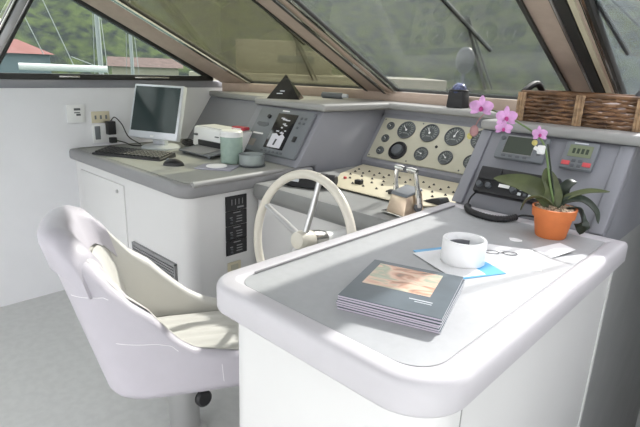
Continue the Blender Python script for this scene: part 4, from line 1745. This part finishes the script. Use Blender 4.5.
# the nearer boat's boom with its rigging lines
bo = thing('boom', 'white horizontal boom with rigging lines outside the left window', 'boom', (-9.5, 3.5, 1.28))
p0, p1 = out_pt(-73.8, -0.95, 9.4), out_pt(-66.0, -1.0, 9.4)
b = B()
b.tube([p0 - Vector((-9.5, 3.5, 1.28)), p1 - Vector((-9.5, 3.5, 1.28))], 0.055, 12)
b.done('spar', mat('painted_spar', (0.45, 0.47, 0.46), 0.4), bo)
b = B()
for (a0, e0), (a1, e1) in (((-71.5, 6.0), (-69.0, -0.9)), ((-73.0, 4.0), (-71.6, 0.2)), ((-69.2, 0.1), (-66.8, -0.8))):
    b.tube([out_pt(a0, e0, 9.4) - Vector((-9.5, 3.5, 1.28)), out_pt(a1, e1, 9.4) - Vector((-9.5, 3.5, 1.28))], 0.007, 6)
b.done('rigging_line', 'mast', bo)
# sunlit bush outside the aft side window
b = B()
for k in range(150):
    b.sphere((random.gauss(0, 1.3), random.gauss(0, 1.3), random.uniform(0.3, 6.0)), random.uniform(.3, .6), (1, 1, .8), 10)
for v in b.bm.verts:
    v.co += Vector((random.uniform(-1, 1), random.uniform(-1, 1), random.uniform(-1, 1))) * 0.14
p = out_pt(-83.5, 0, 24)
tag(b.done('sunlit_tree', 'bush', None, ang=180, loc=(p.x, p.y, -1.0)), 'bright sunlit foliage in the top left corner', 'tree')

# foredeck ahead of the windshield, and a moored boat beyond
b = B()
b.prism([(-3.3, 2.7), (0.6, 2.7), (0.3, 6.0), (-1.4, 10.0), (-3.0, 6.0)], 0.9, 1.12, 'z', bev=0.02)
fd = tag(b.done('foredeck', 'deck', None), 'grey foredeck ahead of the windshield', 'deck')
fd['kind'] = 'structure'
mb = thing('moored_boat', 'cream cabin boat moored beyond the left windshield pane', 'boat', (0, 0, 0))


def seg(az0, az1, e0, e1, d, dep, m, nm):
    a, c = out_pt(az0, 0, d), out_pt(az1, 0, d)
    n_ = Vector(((a + c).x, (a + c).y, 0)).normalized() * dep
    z0, z1 = EYE + d * math.tan(R(e0)), EYE + d * math.tan(R(e1))
    bb = B()
    bb.hull3([(a.x, a.y, z0), (c.x, c.y, z0), (c.x + n_.x, c.y + n_.y, z0), (a.x + n_.x, a.y + n_.y, z0)],
             [(a.x, a.y, z1), (c.x, c.y, z1), (c.x + n_.x, c.y + n_.y, z1), (a.x + n_.x, a.y + n_.y, z1)], bev=0.05)
    return bb.done(nm, m, mb)


seg(-58, -30, -9, -0.9, 18, 4, 'boat', 'hull')
seg(-53.0, -46.5, -1.0, 2.6, 19, 2.5, 'boat', 'cabin')
seg(-46.5, -42.5, -1.0, 1.6, 19.2, 2.2, 'boat', 'wheelhouse')
seg(-48.5, -44.5, 0.3, 1.1, 18.9, 0.3, 'boatdk', 'cabin_window')


# windshield wipers on the outside of the glass
def glass_pt(i, u_, v_, off=0.03):
    (xa, ya), (xb, yb) = BASE[i]
    a, c = Vector((xa, ya, ZB)), Vector((xb, yb, ZB))
    nrm = (c - a).cross(RK).normalized()
    if nrm.z < 0:
        nrm = -nrm
    return a + (c - a) * u_ + RK * v_ + nrm * off


def wiper(i, foot, elbow, b0, b1, label):
    t = thing('windshield_wiper', label, 'wiper', glass_pt(i, *foot), 0, 'wipers outside the windshield')
    o0 = glass_pt(i, *foot)
    bb = B()
    d = (glass_pt(i, .5, 0) - glass_pt(i, .46, 0))
    ra = 0.0045 if i == 4 else 0.009
    bb.tube([Vector((0, 0, 0)), glass_pt(i, *elbow) - o0], ra, 8)
    if i != 4:
        bb.tube([d * .9, glass_pt(i, *elbow) - o0 + d * .25], 0.006, 8)
    bb.done('arm', 'black', t)
    bb = B()
    bb.tube([glass_pt(i, *b0, 0.012) - o0, glass_pt(i, *b1, 0.012) - o0], 0.010, 8)
    bb.done('blade', 'blackm', t)


wiper(2, (0.555, 0.015), (0.92, 0.70), (0.95, 1.02), (0.905, 0.55), 'black wiper on the left windshield pane')
wiper(3, (0.55, 0.03), (0.722, 0.735), (0.69, 1.0), (0.742, 0.49), 'black wiper on the middle windshield pane')
wiper(4, (0.43, 0.02), (0.06, 0.85), (0.02, 0.95), (0.098, 0.47), 'black wiper on the right windshield pane')

# round lamp on the foredeck
lp = thing('deck_lamp', 'round grey lamp on a short post outside the middle windshield pane', 'lamp', (-2.00, 3.70, 1.12))
b = B()
b.tube([(0, 0, 0), (0, 0, 0.34)], 0.015, 10)
b.done('post', 'dgrey', lp)
b = B()
b.sphere((0, 0, 0.43), 0.075, (1, 0.7, 1.35), 20)
b.done('lamp_head', 'dgrey', lp)
